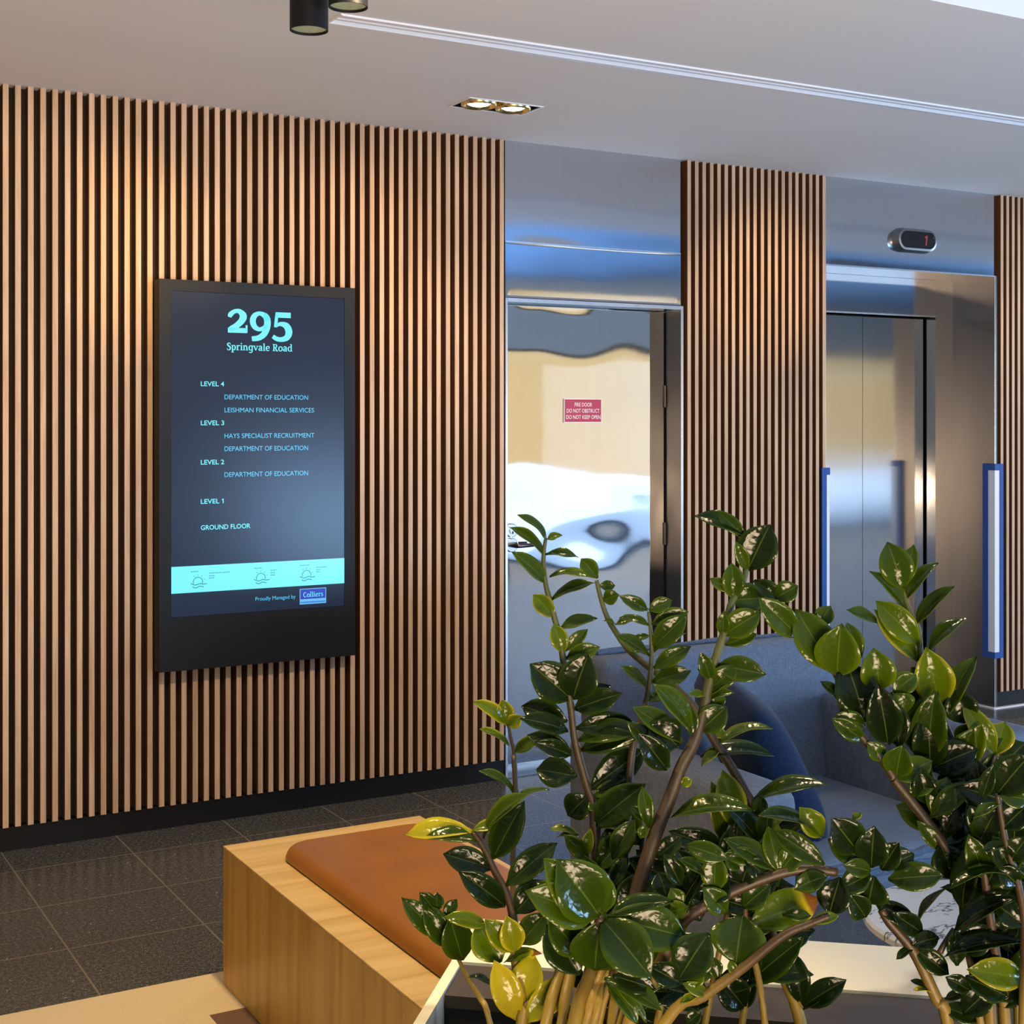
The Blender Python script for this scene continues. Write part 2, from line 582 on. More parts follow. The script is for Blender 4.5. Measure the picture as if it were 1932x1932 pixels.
slats('trim_1', XL + 0.02, DX0 - 0.004, 'wide run of vertical oak slats left of the steel fire door, behind the screen')
slats('trim_2', DX1 + 0.03, EX0 - 0.004, 'narrow run of vertical oak slats between the fire door and the lift')
slats('trim_3', EX1 + 0.024, 9.0, 'vertical oak slats right of the lift at the picture edge')
o = box('baseboard_left', (XL, 0.0, 0, DX0 - 0.003, BK + 0.001, 0.084), M['black_matt'])
tag(o, 'black baseboard under the slats left of the fire door', 'baseboard', kind='structure')
o = box('baseboard_middle', (DX1 + 0.018, 0.0, 0, EX0 - 0.003, BK + 0.001, 0.084), M['black_matt'])
tag(o, 'black baseboard under the slats between fire door and lift', 'baseboard', kind='structure')
o = box('baseboard_right', (EX1 + 0.003, 0.0, 0, 9.0, BK + 0.001, 0.084), M['black_matt'])
tag(o, 'black baseboard under the slats right of the lift', 'baseboard', kind='structure')
o = box('trim_4', [(EX1 - 0.02, -0.022, 0.0, 9.0, 0.0, 0.006), (EX1 - 0.02, 0.0, 0.0, EX1 - 0.0005, 0.28, 0.006)], M['white'])
tag(o, 'white floor strip along the base of the lift jamb and right wall', 'floor trim', kind='structure')

# ceiling in plates so the twin downlight and the air slot sit in real openings
TX0, TX1, TY0, TY1 = 2.441, 2.745, -0.632, -0.471
SX0, SY0, SY1 = 1.615, -1.392, -1.288
YS = -2.338
bm = bmesh.new()
bx(bm, XL, TY1, ZC, XR, 0.6, 3.3)
bx(bm, XL, TY0, ZC, TX0, TY1, 3.3)
bx(bm, TX1, TY0, ZC, XR, TY1, 3.3)
bx(bm, XL, SY1, ZC, XR, TY0, 3.3)
bx(bm, XL, SY0, ZC, SX0, SY1, 3.3)
bx(bm, XL, YS, ZC, XR, SY0, 3.3)
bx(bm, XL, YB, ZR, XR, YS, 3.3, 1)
bx(bm, TX0, TY0, ZC + 0.2, TX1, TY1, 3.3)
bx(bm, SX0, SY0, ZC + 0.12, XR, SY1, 3.3)
M['ceiling_daylit'] = plain('daylight_tinted_raised_ceiling', (0.19, 0.32, 0.50), 0.85, spec=0.2)  # white ceiling in blue daylight, the tint and dimming put into the colour
o = obj('ceiling', bm, [M['ceiling'], M['ceiling_daylit']])
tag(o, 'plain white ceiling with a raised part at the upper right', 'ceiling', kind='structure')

# walls behind and beside the camera
o = box('wall_left', (XL - 0.2, YB, 0, XL, 0.6, 3.2), M['wall_paint'])
tag(o, 'plain cream wall at the left end of the lobby', 'wall', kind='structure')
o = box('wall_front', [(XL, YB - 0.2, 0, 3.0, YB, 3.2), (3.0, YB - 0.2, 2.42, XR, YB, 3.2)], M['wall_paint'])
tag(o, 'cream wall opposite the lifts with a glazed street front', 'wall', kind='structure')
o = box('wall_right', [(XR, YB, 2.42, XR + 0.2, 0.6, 3.2), (XR, -0.6, 0, XR + 0.2, 0.6, 2.42)], M['wall_paint'])
tag(o, 'wall at the right end of the lobby above tall glazing', 'wall', kind='structure')


def glazing(name, p0, p1, n, label):
    w = thing(name, label, 'window', (p0[0], p0[1], 0), kind='structure')
    a, b = Vector(p0), Vector(p1)
    d = (b - a)
    ux = d.normalized()
    ny = Vector((-ux.y, ux.x, 0))
    fr = bmesh.new()

    def bar(s0, s1, z0, z1, t):
        c = [a + ux * s0 - ny * t, a + ux * s1 - ny * t, a + ux * s1 + ny * t, a + ux * s0 + ny * t]
        lo = [fr.verts.new((q.x, q.y, z0)) for q in c]
        hi = [fr.verts.new((q.x, q.y, z1)) for q in c]
        for i in range(4):
            fr.faces.new((lo[i], lo[(i + 1) % 4], hi[(i + 1) % 4], hi[i]))
        fr.faces.new(lo[::-1])
        fr.faces.new(hi)
    L = d.length
    for i in range(n + 1):
        s = L * i / n
        bar(max(0, s - 0.025), min(L, s + 0.025), 0, 2.42, 0.04)
    bar(0, L, 0, 0.05, 0.04)
    bar(0, L, 2.37, 2.42, 0.04)
    obj('window_frame', fr, M['black'], w)
    for i in range(n):
        g = bmesh.new()
        q0 = a + ux * (L * i / n + 0.025)
        q1 = a + ux * (L * (i + 1) / n - 0.025)
        for t in (-0.004,):
            vs = [g.verts.new((q.x + ny.x * t, q.y + ny.y * t, z)) for q, z in ((q0, 0.05), (q1, 0.05), (q1, 2.37), (q0, 2.37))]
            g.faces.new(vs)
        obj('pane', g, M['glass'], w)
    return w


glazing('window_1', (3.0, YB - 0.1, 0), (XR, YB - 0.1, 0), 6, 'glazed street front opposite the lifts')
glazing('window_2', (XR + 0.1, YB, 0), (XR + 0.1, -0.6, 0), 4, 'tall glazing at the right end of the lobby')
o = box('ground', [(-30, -60, -0.16, 60, YB, -0.03), (XR, YB, -0.16, 60, 30, -0.03)], M['paving'])
tag(o, 'pale sunlit paving outside the glazed street front', 'paving', kind='structure')
o = box('wall_opposite', [(-30, -27, -0.03, 60, -26, 3.55), (46, -26, -0.03, 47, 30, 3.55)], M['facade'])
tag(o, 'ochre rendered building across the street', 'facade', kind='structure')

# ------------------------------------------------------------------ fire door
FD = thing('door_1', 'polished steel fire door with steel header panels and a lever handle', 'door', (DX0, 0, 0), kind='structure')


def sheet(name, x0, x1, z0, z1, y, amp, seed, mat, parent, nx=44, nz=80, thick=0.03, edge=0.04):
    bm = bmesh.new()
    g = []
    for j in range(nz + 1):
        row = []
        for i in range(nx + 1):
            u, v = i / nx, j / nz
            x, z = x0 + (x1 - x0) * u, z0 + (z1 - z0) * v
            e = min(1.0, min(u, 1 - u) * (x1 - x0) / edge, min(v, 1 - v) * (z1 - z0) / edge)
            e = e * e * (3 - 2 * e)
            h = amp(x, z, seed) * e
            row.append(bm.verts.new((x, y + h, z)))
        g.append(row)
    for j in range(nz):
        for i in range(nx):
            bm.faces.new((g[j][i], g[j][i + 1], g[j + 1][i + 1], g[j + 1][i]))
    o = obj(name, bm, mat, parent, smooth=True, recalc=False)
    return o


def dents(x, z, s):
    n1 = noise.noise(Vector((x * 1.3 + s, z * 1.5 - s * 2.1, s)))
    n2 = noise.noise(Vector((x * 3.4 - s, z * 3.8 + s, s + 7)))
    low = max(0.0, min(1.0, (1.45 - z) / 0.5)) * max(0.0, min(1.0, (z - 0.7) / 0.3))
    top = max(0.0, min(1.0, (z - 1.75) / 0.2))
    return n1 * 0.0034 + n2 * (0.0005 + 0.0062 * low + 0.0014 * top)


def kick(x, z, s):
    q = math.exp(-max(0.0, z - 2.03) / (0.05 + 0.02 * noise.noise(Vector((x * 3.1, s, 0)))))
    return 0.0032 * q + ripple(x, z, s)


def ripple(x, z, s):
    return 0.0020 * noise.noise(Vector((x * 1.2 + s, z * 3.0, s))) + 0.0006 * noise.noise(Vector((x * 3, z * 7 + s, s + 3)))


leaf_y = 0.115
dl = sheet('door_leaf', DX0 + 0.014, DX1 - 0.008, 0.028, 2.006, leaf_y, dents, 4.7, M['steel_door'], FD)
box('door_core', (DX0 + 0.014, leaf_y + 0.006, 0.028, DX1 - 0.008, leaf_y + 0.045, 2.006), M['gap'], FD)
fr = bmesh.new()
bx(fr, DX1, -0.004, 0, DX1 + 0.015, 0.16, 2.028)
bx(fr, DX0, -0.004, 0, DX0 + 0.013, 0.16, 2.028)
bx(fr, DX0 + 0.013, -0.004, 2.010, DX1, 0.16, 2.028)
obj('door_frame', fr, M['steel_jamb'], FD)
box('frame_edge', [(DX1 + 0.001, -0.0065, 0, DX1 + 0.014, -0.0042, 2.027), (DX0 + 0.002, -0.0065, 0, DX0 + 0.011, -0.0042, 2.027), (DX0 + 0.012, -0.0065, 2.011, DX1 + 0.001, -0.0042, 2.027)], M['steel_edge'], FD)
box('threshold', (DX0 + 0.013, 0.0, 0, DX1, 0.16, 0.004), M['steel_jamb'], FD)
sheet('header_panel', DX0, DX1, 2.030, 2.261, -0.005, kick, 1.3, M['steel_head'], FD, 60, 50, edge=0.002)
sheet('header_panel', DX0, DX1, 2.267, ZC, -0.003, ripple, 9.1, M['steel_head'], FD, 40, 30, edge=0.03)
box('header_core', (DX0, 0.004, 2.029, DX1, 0.16, ZC), M['gap'], FD)
box('header_bead', (DX0, -0.006, 2.2605, DX1, 0.004, 2.2675), M['steel_edge'], FD)
for hz in (1.62, 0.99, 0.30):
    hb = bmesh.new()
    tube(hb, [(DX1 - 0.004, leaf_y - 0.006, hz - 0.05), (DX1 - 0.004, leaf_y - 0.006, hz + 0.05)], 0.006, 12)
    smooth_angle(obj('hinge', hb, M['steel_jamb'], FD))
hx = 3.037
bm = bmesh.new()
lathe(bm, [(0.0301, 0.0), (0.0301, -0.008), (0.027, -0.011), (0.0135, -0.011), (0.0135, -0.016), (0.006, -0.016)], (hx, leaf_y - 0.001, 1.036), 40, 'Y')
lk = smooth_angle(obj('lock_cylinder', bm, M['chrome'], FD))
tag(lk, 'round chrome key cylinder')
bm = bmesh.new()
bx(bm, hx - 0.003, leaf_y - 0.0185, 1.022, hx + 0.003, leaf_y - 0.016, 1.033)
obj('keyhole', bm, M['gap'], FD)
bm = bmesh.new()
lathe(bm, [(0.031, 0.0), (0.031, -0.009), (0.028, -0.012), (0.012, -0.012)], (hx, leaf_y - 0.001, 0.973), 40, 'Y')
hd = smooth_angle(obj('handle_rose', bm, M['chrome'], FD))
bm = bmesh.new()
tube(bm, [(hx, leaf_y - 0.01, 0.973), (hx, leaf_y - 0.045, 0.973), (hx + 0.006, leaf_y - 0.054, 0.973), (hx + 0.02, leaf_y - 0.057, 0.973), (hx + 0.07, leaf_y - 0.056, 0.974), (hx + 0.108, leaf_y - 0.052, 0.975)], [0.010, 0.010, 0.010, 0.0095, 0.0085, 0.007], 14)
tag(smooth_angle(obj('handle', bm, M['dark_chrome'], FD)), 'dark lever handle')

# ------------------------------------------------------------------ lettering


def text_mesh(name, s, x0, x1, zb, cap, y, mat, parent, bold=0):
    """Flat upright lettering facing -Y, fitted between x0 and x1, capitals of the given height."""
    cu = bpy.data.curves.new('lettering', 'FONT')
    cu.body = s
    cu.size = 1.0
    cu.offset = 0.018 * bold if bold > 0.3 else 0.0
    cu.resolution_u = 3
    to = bpy.data.objects.new('lettering', cu)
    C.objects.link(to)
    bpy.context.view_layer.update()
    dg = bpy.context.evaluated_depsgraph_get()
    me = bpy.data.meshes.new_from_object(to.evaluated_get(dg))
    bpy.data.objects.remove(to)
    bpy.data.curves.remove(cu)
    xs = [v.co.x for v in me.vertices]
    sx = (x1 - x0) / (max(xs) - min(xs))
    sz = cap / 0.729
    mx = min(xs)
    for v in me.vertices:
        v.co = Vector((x0 + (v.co.x - mx) * sx, y, zb + v.co.y * sz))
    me.materials.append(mat)
    me.name = name
    o = bpy.data.objects.new(name, me)
    link(o, parent)
    bm = bmesh.new()
    bm.from_mesh(me)
    bmesh.ops.recalc_face_normals(bm, faces=bm.faces)
    if bm.faces and sum(f.normal.y * f.calc_area() for f in bm.faces) > 0:
        bmesh.ops.reverse_faces(bm, faces=bm.faces)
    bm.to_mesh(me)
    bm.free()
    return o


def brush(bm, pts, y, sub=6):
    """A flat stroke of varying width in the XZ plane; pts are (x, z, width)."""
    p = catmull(pts, sub) if len(pts) > 2 else pts
    prev = None
    for i, (x, z, w) in enumerate(p):
        a = p[max(0, i - 1)]
        b = p[min(len(p) - 1, i + 1)]
        t = Vector((b[0] - a[0], 0, b[1] - a[1]))
        if t.length < 1e-9:
            continue
        t.normalize()
        nrm = Vector((-t.z, 0, t.x)) * (w / 2)
        c = Vector((x, y, z))
        q = (bm.verts.new(c + nrm), bm.verts.new(c - nrm))
        if prev:
            bm.faces.new((prev[0], prev[1], q[1], q[0]))
        prev = q


def rect(bm, x0, z0, x1, z1, y):
    bm.faces.new([bm.verts.new(v) for v in ((x0, y, z0), (x1, y, z0), (x1, y, z1), (x0, y, z1))])


T_, U_ = 0.115, 0.062
ST = lambda x, z0, z1, w=T_: [(x, z0, w), (x, z1, w)]
SERIF = {
    'S': (0.48, [[(.41, .52, .04), (.37, .66, .07), (.24, .69, .08), (.12, .60, .12), (.14, .48, .13), (.26, .38, .14), (.38, .27, .13), (.38, .10, .12), (.26, .01, .08), (.13, .03, .07), (.06, .18, .04)]]),
    'p': (0.53, [ST(.14, .49, -.20), [(.02, .46, U_), (.15, .46, U_)], [(.02, -.20, U_), (.28, -.20, U_)], [(.14, .38, .05), (.25, .47, .07), (.38, .42, .10), (.43, .25, .12), (.38, .07, .10), (.25, .01, .07), (.14, .07, .05)]]),
    'r': (0.40, [ST(.13, .49, 0), [(.02, .46, U_), (.14, .46, U_)], [(.02, .03, U_), (.27, .03, U_)], [(.15, .32, .05), (.22, .44, .07), (.31, .45, .11), (.36, .43, .11)]]),
    'i': (0.29, [ST(.14, .49, 0), [(.02, .46, U_), (.15, .46, U_)], [(.02, .03, U_), (.27, .03, U_)], [(.14, .60, .12), (.14, .72, .12)]]),
    'n': (0.58, [ST(.13, .49, 0), [(.02, .46, U_), (.14, .46, U_)], [(.02, .03, U_), (.25, .03, U_)], [(.14, .34, .05), (.25, .46, .08), (.37, .43, .10), (.42, .28, .115), (.42, .0, .115)], [(.32, .03, U_), (.54, .03, U_)]]),
    'g': (0.53, [[(.40, .25, .115), (.34, .44, .08), (.23, .47, .08), (.11, .40, .10), (.08, .25, .12), (.12, .09, .10), (.24, .03, .07), (.40, .12, .05)], [(.40, .49, .115), (.40, .10, .115), (.39, -.08, .11), (.32, -.19, .08), (.20, -.21, .08), (.08, -.15, .09)], [(.40, .46, U_), (.52, .46, U_)]]),
    'v': (0.51, [[(.08, .46, .12), (.25, .02, .09)], [(.25, .02, .07), (.43, .46, .06)], [(0, .46, U_), (.19, .46, U_)], [(.33, .46, U_), (.50, .46, U_)]]),
    'a': (0.48, [[(.08, .36, .09), (.13, .45, .08), (.25, .46, .08), (.34, .38, .115), (.34, .06, .115), (.43, .02, .06)], [(.34, .28, .05), (.2, .26, .07), (.09, .15, .12), (.12, .05, .10), (.2, .02, .07), (.34, .12, .05)]]),
    'l': (0.29, [ST(.14, .74, 0), [(.02, .71, U_), (.15, .71, U_)], [(.02, .03, U_), (.27, .03, U_)]]),
    'e': (0.48, [[(.09, .26, .05), (.42, .26, .05)], [(.40, .26, .08), (.37, .41, .09), (.25, .46, .08), (.12, .40, .10), (.08, .24, .125), (.13, .08, .10), (.26, .02, .08), (.42, .10, .05)]]),
    'R': (0.60, [ST(.15, .70, 0), [(.02, .67, U_), (.30, .67, U_)], [(.02, .03, U_), (.29, .03, U_)], [(.15, .67, .06), (.32, .67, .07), (.43, .60, .11), (.43, .45, .12), (.32, .37, .07), (.15, .36, .06)], [(.30, .36, .11), (.45, .04, .12), (.58, .03, .06)]]),
    'o': (0.52, [[(.26, .46, .07), (.12, .40, .10), (.08, .24, .125), (.12, .08, .10), (.26, .02, .07), (.40, .08, .10), (.44, .24, .125), (.40, .40, .10), (.26, .46, .07)]]),
    'd': (0.56, [ST(.41, .74, 0), [(.29, .71, U_), (.42, .71, U_)], [(.41, .03, U_), (.53, .03, U_)], [(.40, .38, .05), (.28, .46, .07), (.13, .40, .10), (.08, .24, .12), (.13, .08, .10), (.27, .02, .07), (.40, .10, .05)]]),
    'C': (0.58, [[(.50, .50, .04), (.45, .64, .07), (.31, .68, .08), (.14, .58, .11), (.08, .34, .13), (.14, .11, .11), (.31, .01, .08), (.45, .06, .07), (.52, .20, .04)]]),
    's': (0.40, [[(.32, .36, .04), (.29, .45, .06), (.20, .47, .07), (.09, .41, .09), (.10, .32, .10), (.20, .25, .10), (.31, .18, .10), (.31, .07, .09), (.20, .01, .07), (.10, .02, .06), (.05, .13, .04)]]),
}


def serif_word(name, s, x0, x1, zb, em, y, mat, parent, thin=1.0):
    adv = sum(0.26 if ch == ' ' else SERIF[ch][0] for ch in s)
    sx = (x1 - x0) / adv
    bm = bmesh.new()
    x = 0.0
    for ch in s:
        if ch == ' ':
            x += 0.26
            continue
        w, strokes = SERIF[ch]
        for q in strokes:
            brush(bm, [(x0 + (x + a) * sx, zb + b * em, c * sx * thin) for a, b, c in q], y, 4)
        x += w
    return obj(name, bm, mat, parent)


# ------------------------------------------------------------------ fire sign on the door
sx0, sx1, sz0, sz1 = 3.306, 3.496, 1.504, 1.603
fs = thing('fire_sign', 'small red and white fire door notice stuck on the steel fire door', 'sign', (3.401, leaf_y, 1.553))
box('backing_plate', (sx0 - 0.003, leaf_y - 0.008, sz0 - 0.003, sx1 + 0.003, leaf_y + 0.002, sz1 + 0.003), M['white'], fs)
box('red_panel', (sx0, leaf_y - 0.0092, sz0, sx1, leaf_y - 0.008, sz1), M['red'], fs)
for s, a, b, z in (('FIRE DOOR', 0.050, 0.142, 0.068), ('DO NOT OBSTRUCT', 0.009, 0.181, 0.0405), ('DO NOT KEEP OPEN', 0.006, 0.186, 0.0125)):
    text_mesh('text_line', s, sx0 + a, sx0 + b, sz0 + z, 0.0178, leaf_y - 0.0096, M['white'], fs, 0.35)

# ------------------------------------------------------------------ lift
LF = thing('door_2', 'brushed steel lift entrance with two closed sliding doors in a deep recess', 'lift', (5.30, 0, 0), kind='structure')
JY, DY = 0.28, 0.356
ZL = 2.265
sheet('header_panel', EX0, EX1 - 0.002, ZL, ZC, -0.003, lambda x, z, s: 0.0022 * noise.noise(Vector((x * 0.9 + s, z * 2.4, s))), 3.3, M['steel_head'], LF, 40, 30, edge=0.03)
box('header_core', (EX0, 0.004, ZL + 0.001, EX1, 0.60, ZC), M['steel_jamb'], LF)
box('header_bead', (EX0, -0.0055, ZL - 0.006, EX1, 0.004, ZL + 0.001), M['steel_edge'], LF)
box('recess_soffit', (EX0, 0.004, ZL - 0.006, EX1, JY, ZL), M['steel_head'], LF)
box('reveal', [(EX1, -0.004, 0, EX1 + 0.020, 0.60, ZL)], M['steel_jamb'], LF)
box('reveal', [(EX0 - 0.003, -0.004, 0, EX0, 0.60, ZL)], M['steel_jamb'], LF)
box('frame_edge', [(EX1 + 0.0005, -0.006, 0, EX1 + 0.006, -0.0042, ZL), (EX0 - 0.006, -0.006, 0, EX0, -0.0042, ZL)], M['steel_edge'], LF)
JX0, JX1 = 4.849, 5.752
box('jamb', (JX1, JY, 0, EX1, 0.60, ZL), M['steel_lift'], LF)
box('jamb', (EX0, JY, 0, JX0, 0.60, ZL), M['steel_lift'], LF)
ZT = 2.060
box('transom', (JX0, JY - 0.002, ZT, JX1 - 0.0015, 0.36, ZL - 0.007), M['steel_lift'], LF)
box('transom_edge', (JX0, JY - 0.0035, ZT - 0.0005, JX1 - 0.0015, JY - 0.001, ZT + 0.008), M['steel_edge'], LF)
lw = lambda x, z, s: 0.0007 * noise.noise(Vector((x * 1.1 + s, z * 0.8, s)))
for a, b, s in ((JX0 + 0.003, 5.2985, 1.0), (5.3015, JX1 - 0.014, 5.0)):
    p = sheet('door_panel', a, b, 0.012, ZT + 0.02, DY, lw, s, M['steel_lift'], LF, 16, 50, edge=0.03)
    box('panel_core', (a, DY + 0.002, 0.012, b, DY + 0.03, ZT + 0.02), M['gap'], p)
box('door_gap', (JX0, DY + 0.032, 0.0, JX1, DY + 0.06, ZT + 0.03), M['gap'], LF)
box('sill', (JX0, 0.10, 0.0, JX1, DY + 0.03, 0.008), M['steel_jamb'], LF)

# floor indicator over the lift
fi = thing('floor_indicator', 'oval steel floor indicator with a red digit above the lift doors', 'indicator', (5.285, 0, 2.411))


def stadium(w, h, z, x, y, n=14):
    out = []
    r = h / 2
    for k in range(n + 1):
        a = -math.pi / 2 + math.pi * k / n
        out.append((x + w / 2 - r + r * math.cos(a), y, z + r * math.sin(a)))
    for k in range(n + 1):
        a = math.pi / 2 + math.pi * k / n
        out.append((x - w / 2 + r + r * math.cos(a), y, z + r * math.sin(a)))
    return out


def loft(bm, loops, cap0=True, cap1=True, mi=0):
    rs = [[bm.verts.new(v) for v in lp] for lp in loops]
    for a, b in zip(rs, rs[1:]):
        for k in range(len(a)):
            bm.faces.new((a[k], a[(k + 1) % len(a)], b[(k + 1) % len(a)], b[k])).material_index = mi
    if cap0:
        bm.faces.new(rs[0]).material_index = mi
    if cap1:
        bm.faces.new(rs[-1][::-1]).material_index = mi


M['housing'] = plain('grey_satin_steel', (0.30, 0.30, 0.31), 0.3, metal=1.0)
cx_, cz_ = 5.292, 2.411
bm = bmesh.new()
loft(bm, [stadium(0.282, 0.122, cz_, cx_, 0.0), stadium(0.282, 0.122, cz_, cx_, -0.012), stadium(0.262, 0.104, cz_, cx_, -0.044), stadium(0.240, 0.084, cz_, cx_, -0.046), stadium(0.236, 0.080, cz_, cx_, -0.040)])
smooth_angle(obj('housing', bm, M['housing'], fi), 30)
bm = bmesh.new()
loft(bm, [stadium(0.237, 0.081, cz_, cx_, -0.030), stadium(0.237, 0.081, cz_, cx_, -0.0415)])
M['screen_black'] = plain('black_glass', (0.006, 0.006, 0.008), 0.12)
obj('display_glass', bm, M['screen_black'], fi)
M['led'] = emit('red_led', (1.0, 0.10, 0.06), 0.30)
bm = bmesh.new()
brush(bm, [(5.348, 2.387, 0.009), (5.356, 2.437, 0.009)], -0.0425)
brush(bm, [(5.340, 2.424, 0.006), (5.356, 2.437, 0.006)], -0.0425)
tag(obj('digit', bm, M['led'], fi), 'red digit 1')

# foam strips taped over the lift corners
cg = thing('corner_guard', 'white foam strip held by blue tape on right corner of lift recess', 'corner guard', (EX1, 0, 0.264), 'taped corner strips')
bm = bmesh.new()
z0, z1 = 0.292, 1.254
bx(bm, EX1 - 0.010, -0.016, z0, EX1 + 0.030, -0.006, z1)
bx(bm, EX1 - 0.010, -0.006, z0, EX1, 0.036, z1)
obj('foam_strip', bm, M['foam'], cg)
bm = bmesh.new()
for a, b in ((0.264, 1.281),):
    bx(bm, EX1 + 0.024, -0.0185, a, EX1 + 0.052, -0.0062, b)
    bx(bm, EX1 - 0.0125, 0.028, a, EX1 - 0.0005, 0.064, b)
    bx(bm, EX1 - 0.0115, -0.0180, b - 0.034, EX1 + 0.046, -0.0062, b)
    bx(bm, EX1 - 0.0120, -0.0062, b - 0.034, EX1 - 0.0005, 0.04, b)
    bx(bm, EX1 - 0.0115, -0.0180, a, EX1 + 0.046, -0.0062, a + 0.032)
    bx(bm, EX1 - 0.0120, -0.0062, a, EX1 - 0.0005, 0.04, a + 0.032)
obj('blue_tape', bm, M['tape'], cg)
cg = thing('corner_guard', 'white foam strip held by blue tape on left corner of lift recess', 'corner guard', (EX0, 0, 0.264), 'taped corner strips')
bm = bmesh.new()
bx(bm, EX0 - 0.012, -0.016, z0, EX0 + 0.013, -0.0062, z1)
bx(bm, EX0 + 0.0005, -0.0062, z0, EX0 + 0.013, 0.036, z1)
obj('foam_strip', bm, M['foam'], cg)
bm = bmesh.new()
a, b = 0.264, 1.281
bx(bm, EX0 - 0.036, -0.0180, a, EX0 - 0.006, -0.0062, b)
bx(bm, EX0 - 0.02, -0.0185, b - 0.034, EX0 + 0.0145, -0.0062, b)
bx(bm, EX0 + 0.0005, -0.0062, b - 0.034, EX0 + 0.0145, 0.06, b)
bx(bm, EX0 + 0.0005, 0.036, a, EX0 + 0.0100, 0.064, b)
bx(bm, EX0 - 0.02, -0.0185, a, EX0 + 0.0145, -0.0062, a + 0.032)
obj('blue_tape', bm, M['tape'], cg)

# ------------------------------------------------------------------ directory screen
DS = thing('directory_screen', 'tall black wall-mounted directory screen lit with tenant names', 'screen', (1.836, -0.012, 0.594))
FX0, FX1, FZ0, FZ1, FY = 1.450, 2.222, 0.594, 2.028, -0.085
AX0, AX1, AZ0, AZ1 = 1.494, 2.178, 0.790, 1.986
bm = bmesh.new()
bx(bm, FX0, FY, FZ0, AX0, -0.030, FZ1)
bx(bm, AX1, FY, FZ0, FX1, -0.030, FZ1)
bx(bm, AX0, FY, FZ0, AX1, -0.030, AZ0)
bx(bm, AX0, FY, AZ1, AX1, -0.030, FZ1)
bx(bm, FX0, -0.030, FZ0, FX1, -0.0125, FZ1)
obj('casing', bm, M['black'], DS)
_m = N('display_panel')
_m.set(Base_Color=(0.006, 0.007, 0.010, 1), Roughness=0.22)
_m.b.inputs['Specular IOR Level'].default_value = 0.16
_m.b.inputs['Emission Color'].default_value = (0.30, 0.48, 1.0, 1)
_m.b.inputs['Emission Strength'].default_value = 0.042
M['panel'] = _m.m
SCR = box('screen', (AX0 + 0.001, -0.0835, AZ0 + 0.001, AX1 - 0.001, -0.030, AZ1 - 0.001), M['panel'], DS)
tag(SCR, 'glowing navy display with white directory lines')
M['glow'] = emit('cyan_white_glow', (0.15, 0.88, 1.0), 0.95)
M['glow_blue'] = emit('sky_blue_glow', (0.07, 0.66, 1.0), 0.85)
M['banner'] = emit('banner_glow', (0.17, 0.90, 1.0), 0.98)
M['banner_ink'] = emit('teal_ink', (0.0, 0.22, 0.28), 0.9)
M['badge_blue'] = emit('badge_blue', (0.005, 0.02, 0.62), 0.75)
TY = -0.0845
LINES = [
    ('LEVEL 4', 1.6054, 1.6945, 1.6388, 0.0179, 1),
    ('DEPARTMENT OF EDUCATION', 1.6959, 2.0268, 1.5905, 0.0184, 0),
    ('LEISHMAN FINANCIAL SERVICES', 1.6959, 2.0514, 1.5420, 0.0184, 0),
    ('LEVEL 3', 1.6054, 1.6945, 1.4942, 0.0179, 1),
    ('HAYS SPECIALIST RECRUITMENT', 1.6959, 2.0528, 1.4456, 0.0184, 0),
    ('DEPARTMENT OF EDUCATION', 1.6959, 2.0268, 1.3975, 0.0184, 0),
    ('LEVEL 2', 1.6054, 1.6945, 1.3488, 0.0179, 1),
    ('DEPARTMENT OF EDUCATION', 1.6959, 2.0268, 1.3010, 0.0184, 0),
    ('LEVEL 1', 1.6054, 1.6923, 1.2038, 0.0179, 1),
    ('GROUND FLOOR', 1.6054, 1.7964, 1.1073, 0.0179, 1),
    ('Proudly Managed by', 1.8163, 1.9762, 0.8319, 0.0150, 0),
]
for s, a, b, z, cap, bold in LINES:
    text_mesh('text_line', s, a, b, z, cap, TY, M['glow' if bold else 'glow_blue'], SCR, 0.8 if bold else 0.15)
bm = bmesh.new()
brush(bm, [(1.6858, 1.2155, 0.0030), (1.6905, 1.2205, 0.0030)], TY)
obj('figure_flag', bm, M['glow'], SCR)
bm = bmesh.new()
for st in (
    [(1.7158, 1.897, .0136), (1.7194, 1.9074, .019), (1.7345, 1.9191, .0154), (1.7533, 1.9198, .0181), (1.7680, 1.904, .028), (1.7620, 1.8850, .0250), (1.7420, 1.8660, .0220), (1.7215, 1.8530, .0220), (1.7170, 1.8490, .0160)],
    [(1.8632, 1.8878, .0240), (1.8540, 1.9060, .0220), (1.8326, 1.915, .0154), (1.8131, 1.9056, .0208), (1.8055, 1.8858, .0235), (1.8131, 1.8644, .0208), (1.8313, 1.855, .0154), (1.8495, 1.8612, .0163), (1.8600, 1.8700, .0200)],
    [(1.8480, 1.9100, .0190), (1.8570, 1.9040, .0235), (1.8632, 1.8878, .0262), (1.8609, 1.8616, .0262), (1.8495, 1.8373, .0235), (1.829, 1.8228, .0208), (1.8018, 1.8186, .0181)],
    [(1.9012, 1.9175, .0118), (1.8984, 1.8912, .0127), (1.8957, 1.8649, .0127)],
    [(1.8966, 1.8701, .0109), (1.9159, 1.8778, .0154), (1.939, 1.8706, .0253), (1.9492, 1.849, .028), (1.9414, 1.8277, .0235), (1.9206, 1.8192, .0181), (1.8998, 1.8213, .0172), (1.8847, 1.8305, .0154)],
):
    brush(bm, st, TY, 9)
for r in ((1.7087, 1.8392, 1.7838, 1.8578), (1.7775, 1.8411, 1.7850, 1.8690), (1.8957, 1.9015, 1.9567, 1.9221)):
    rect(bm, *r, TY)
obj('street_number', bm, M['glow'], SCR)
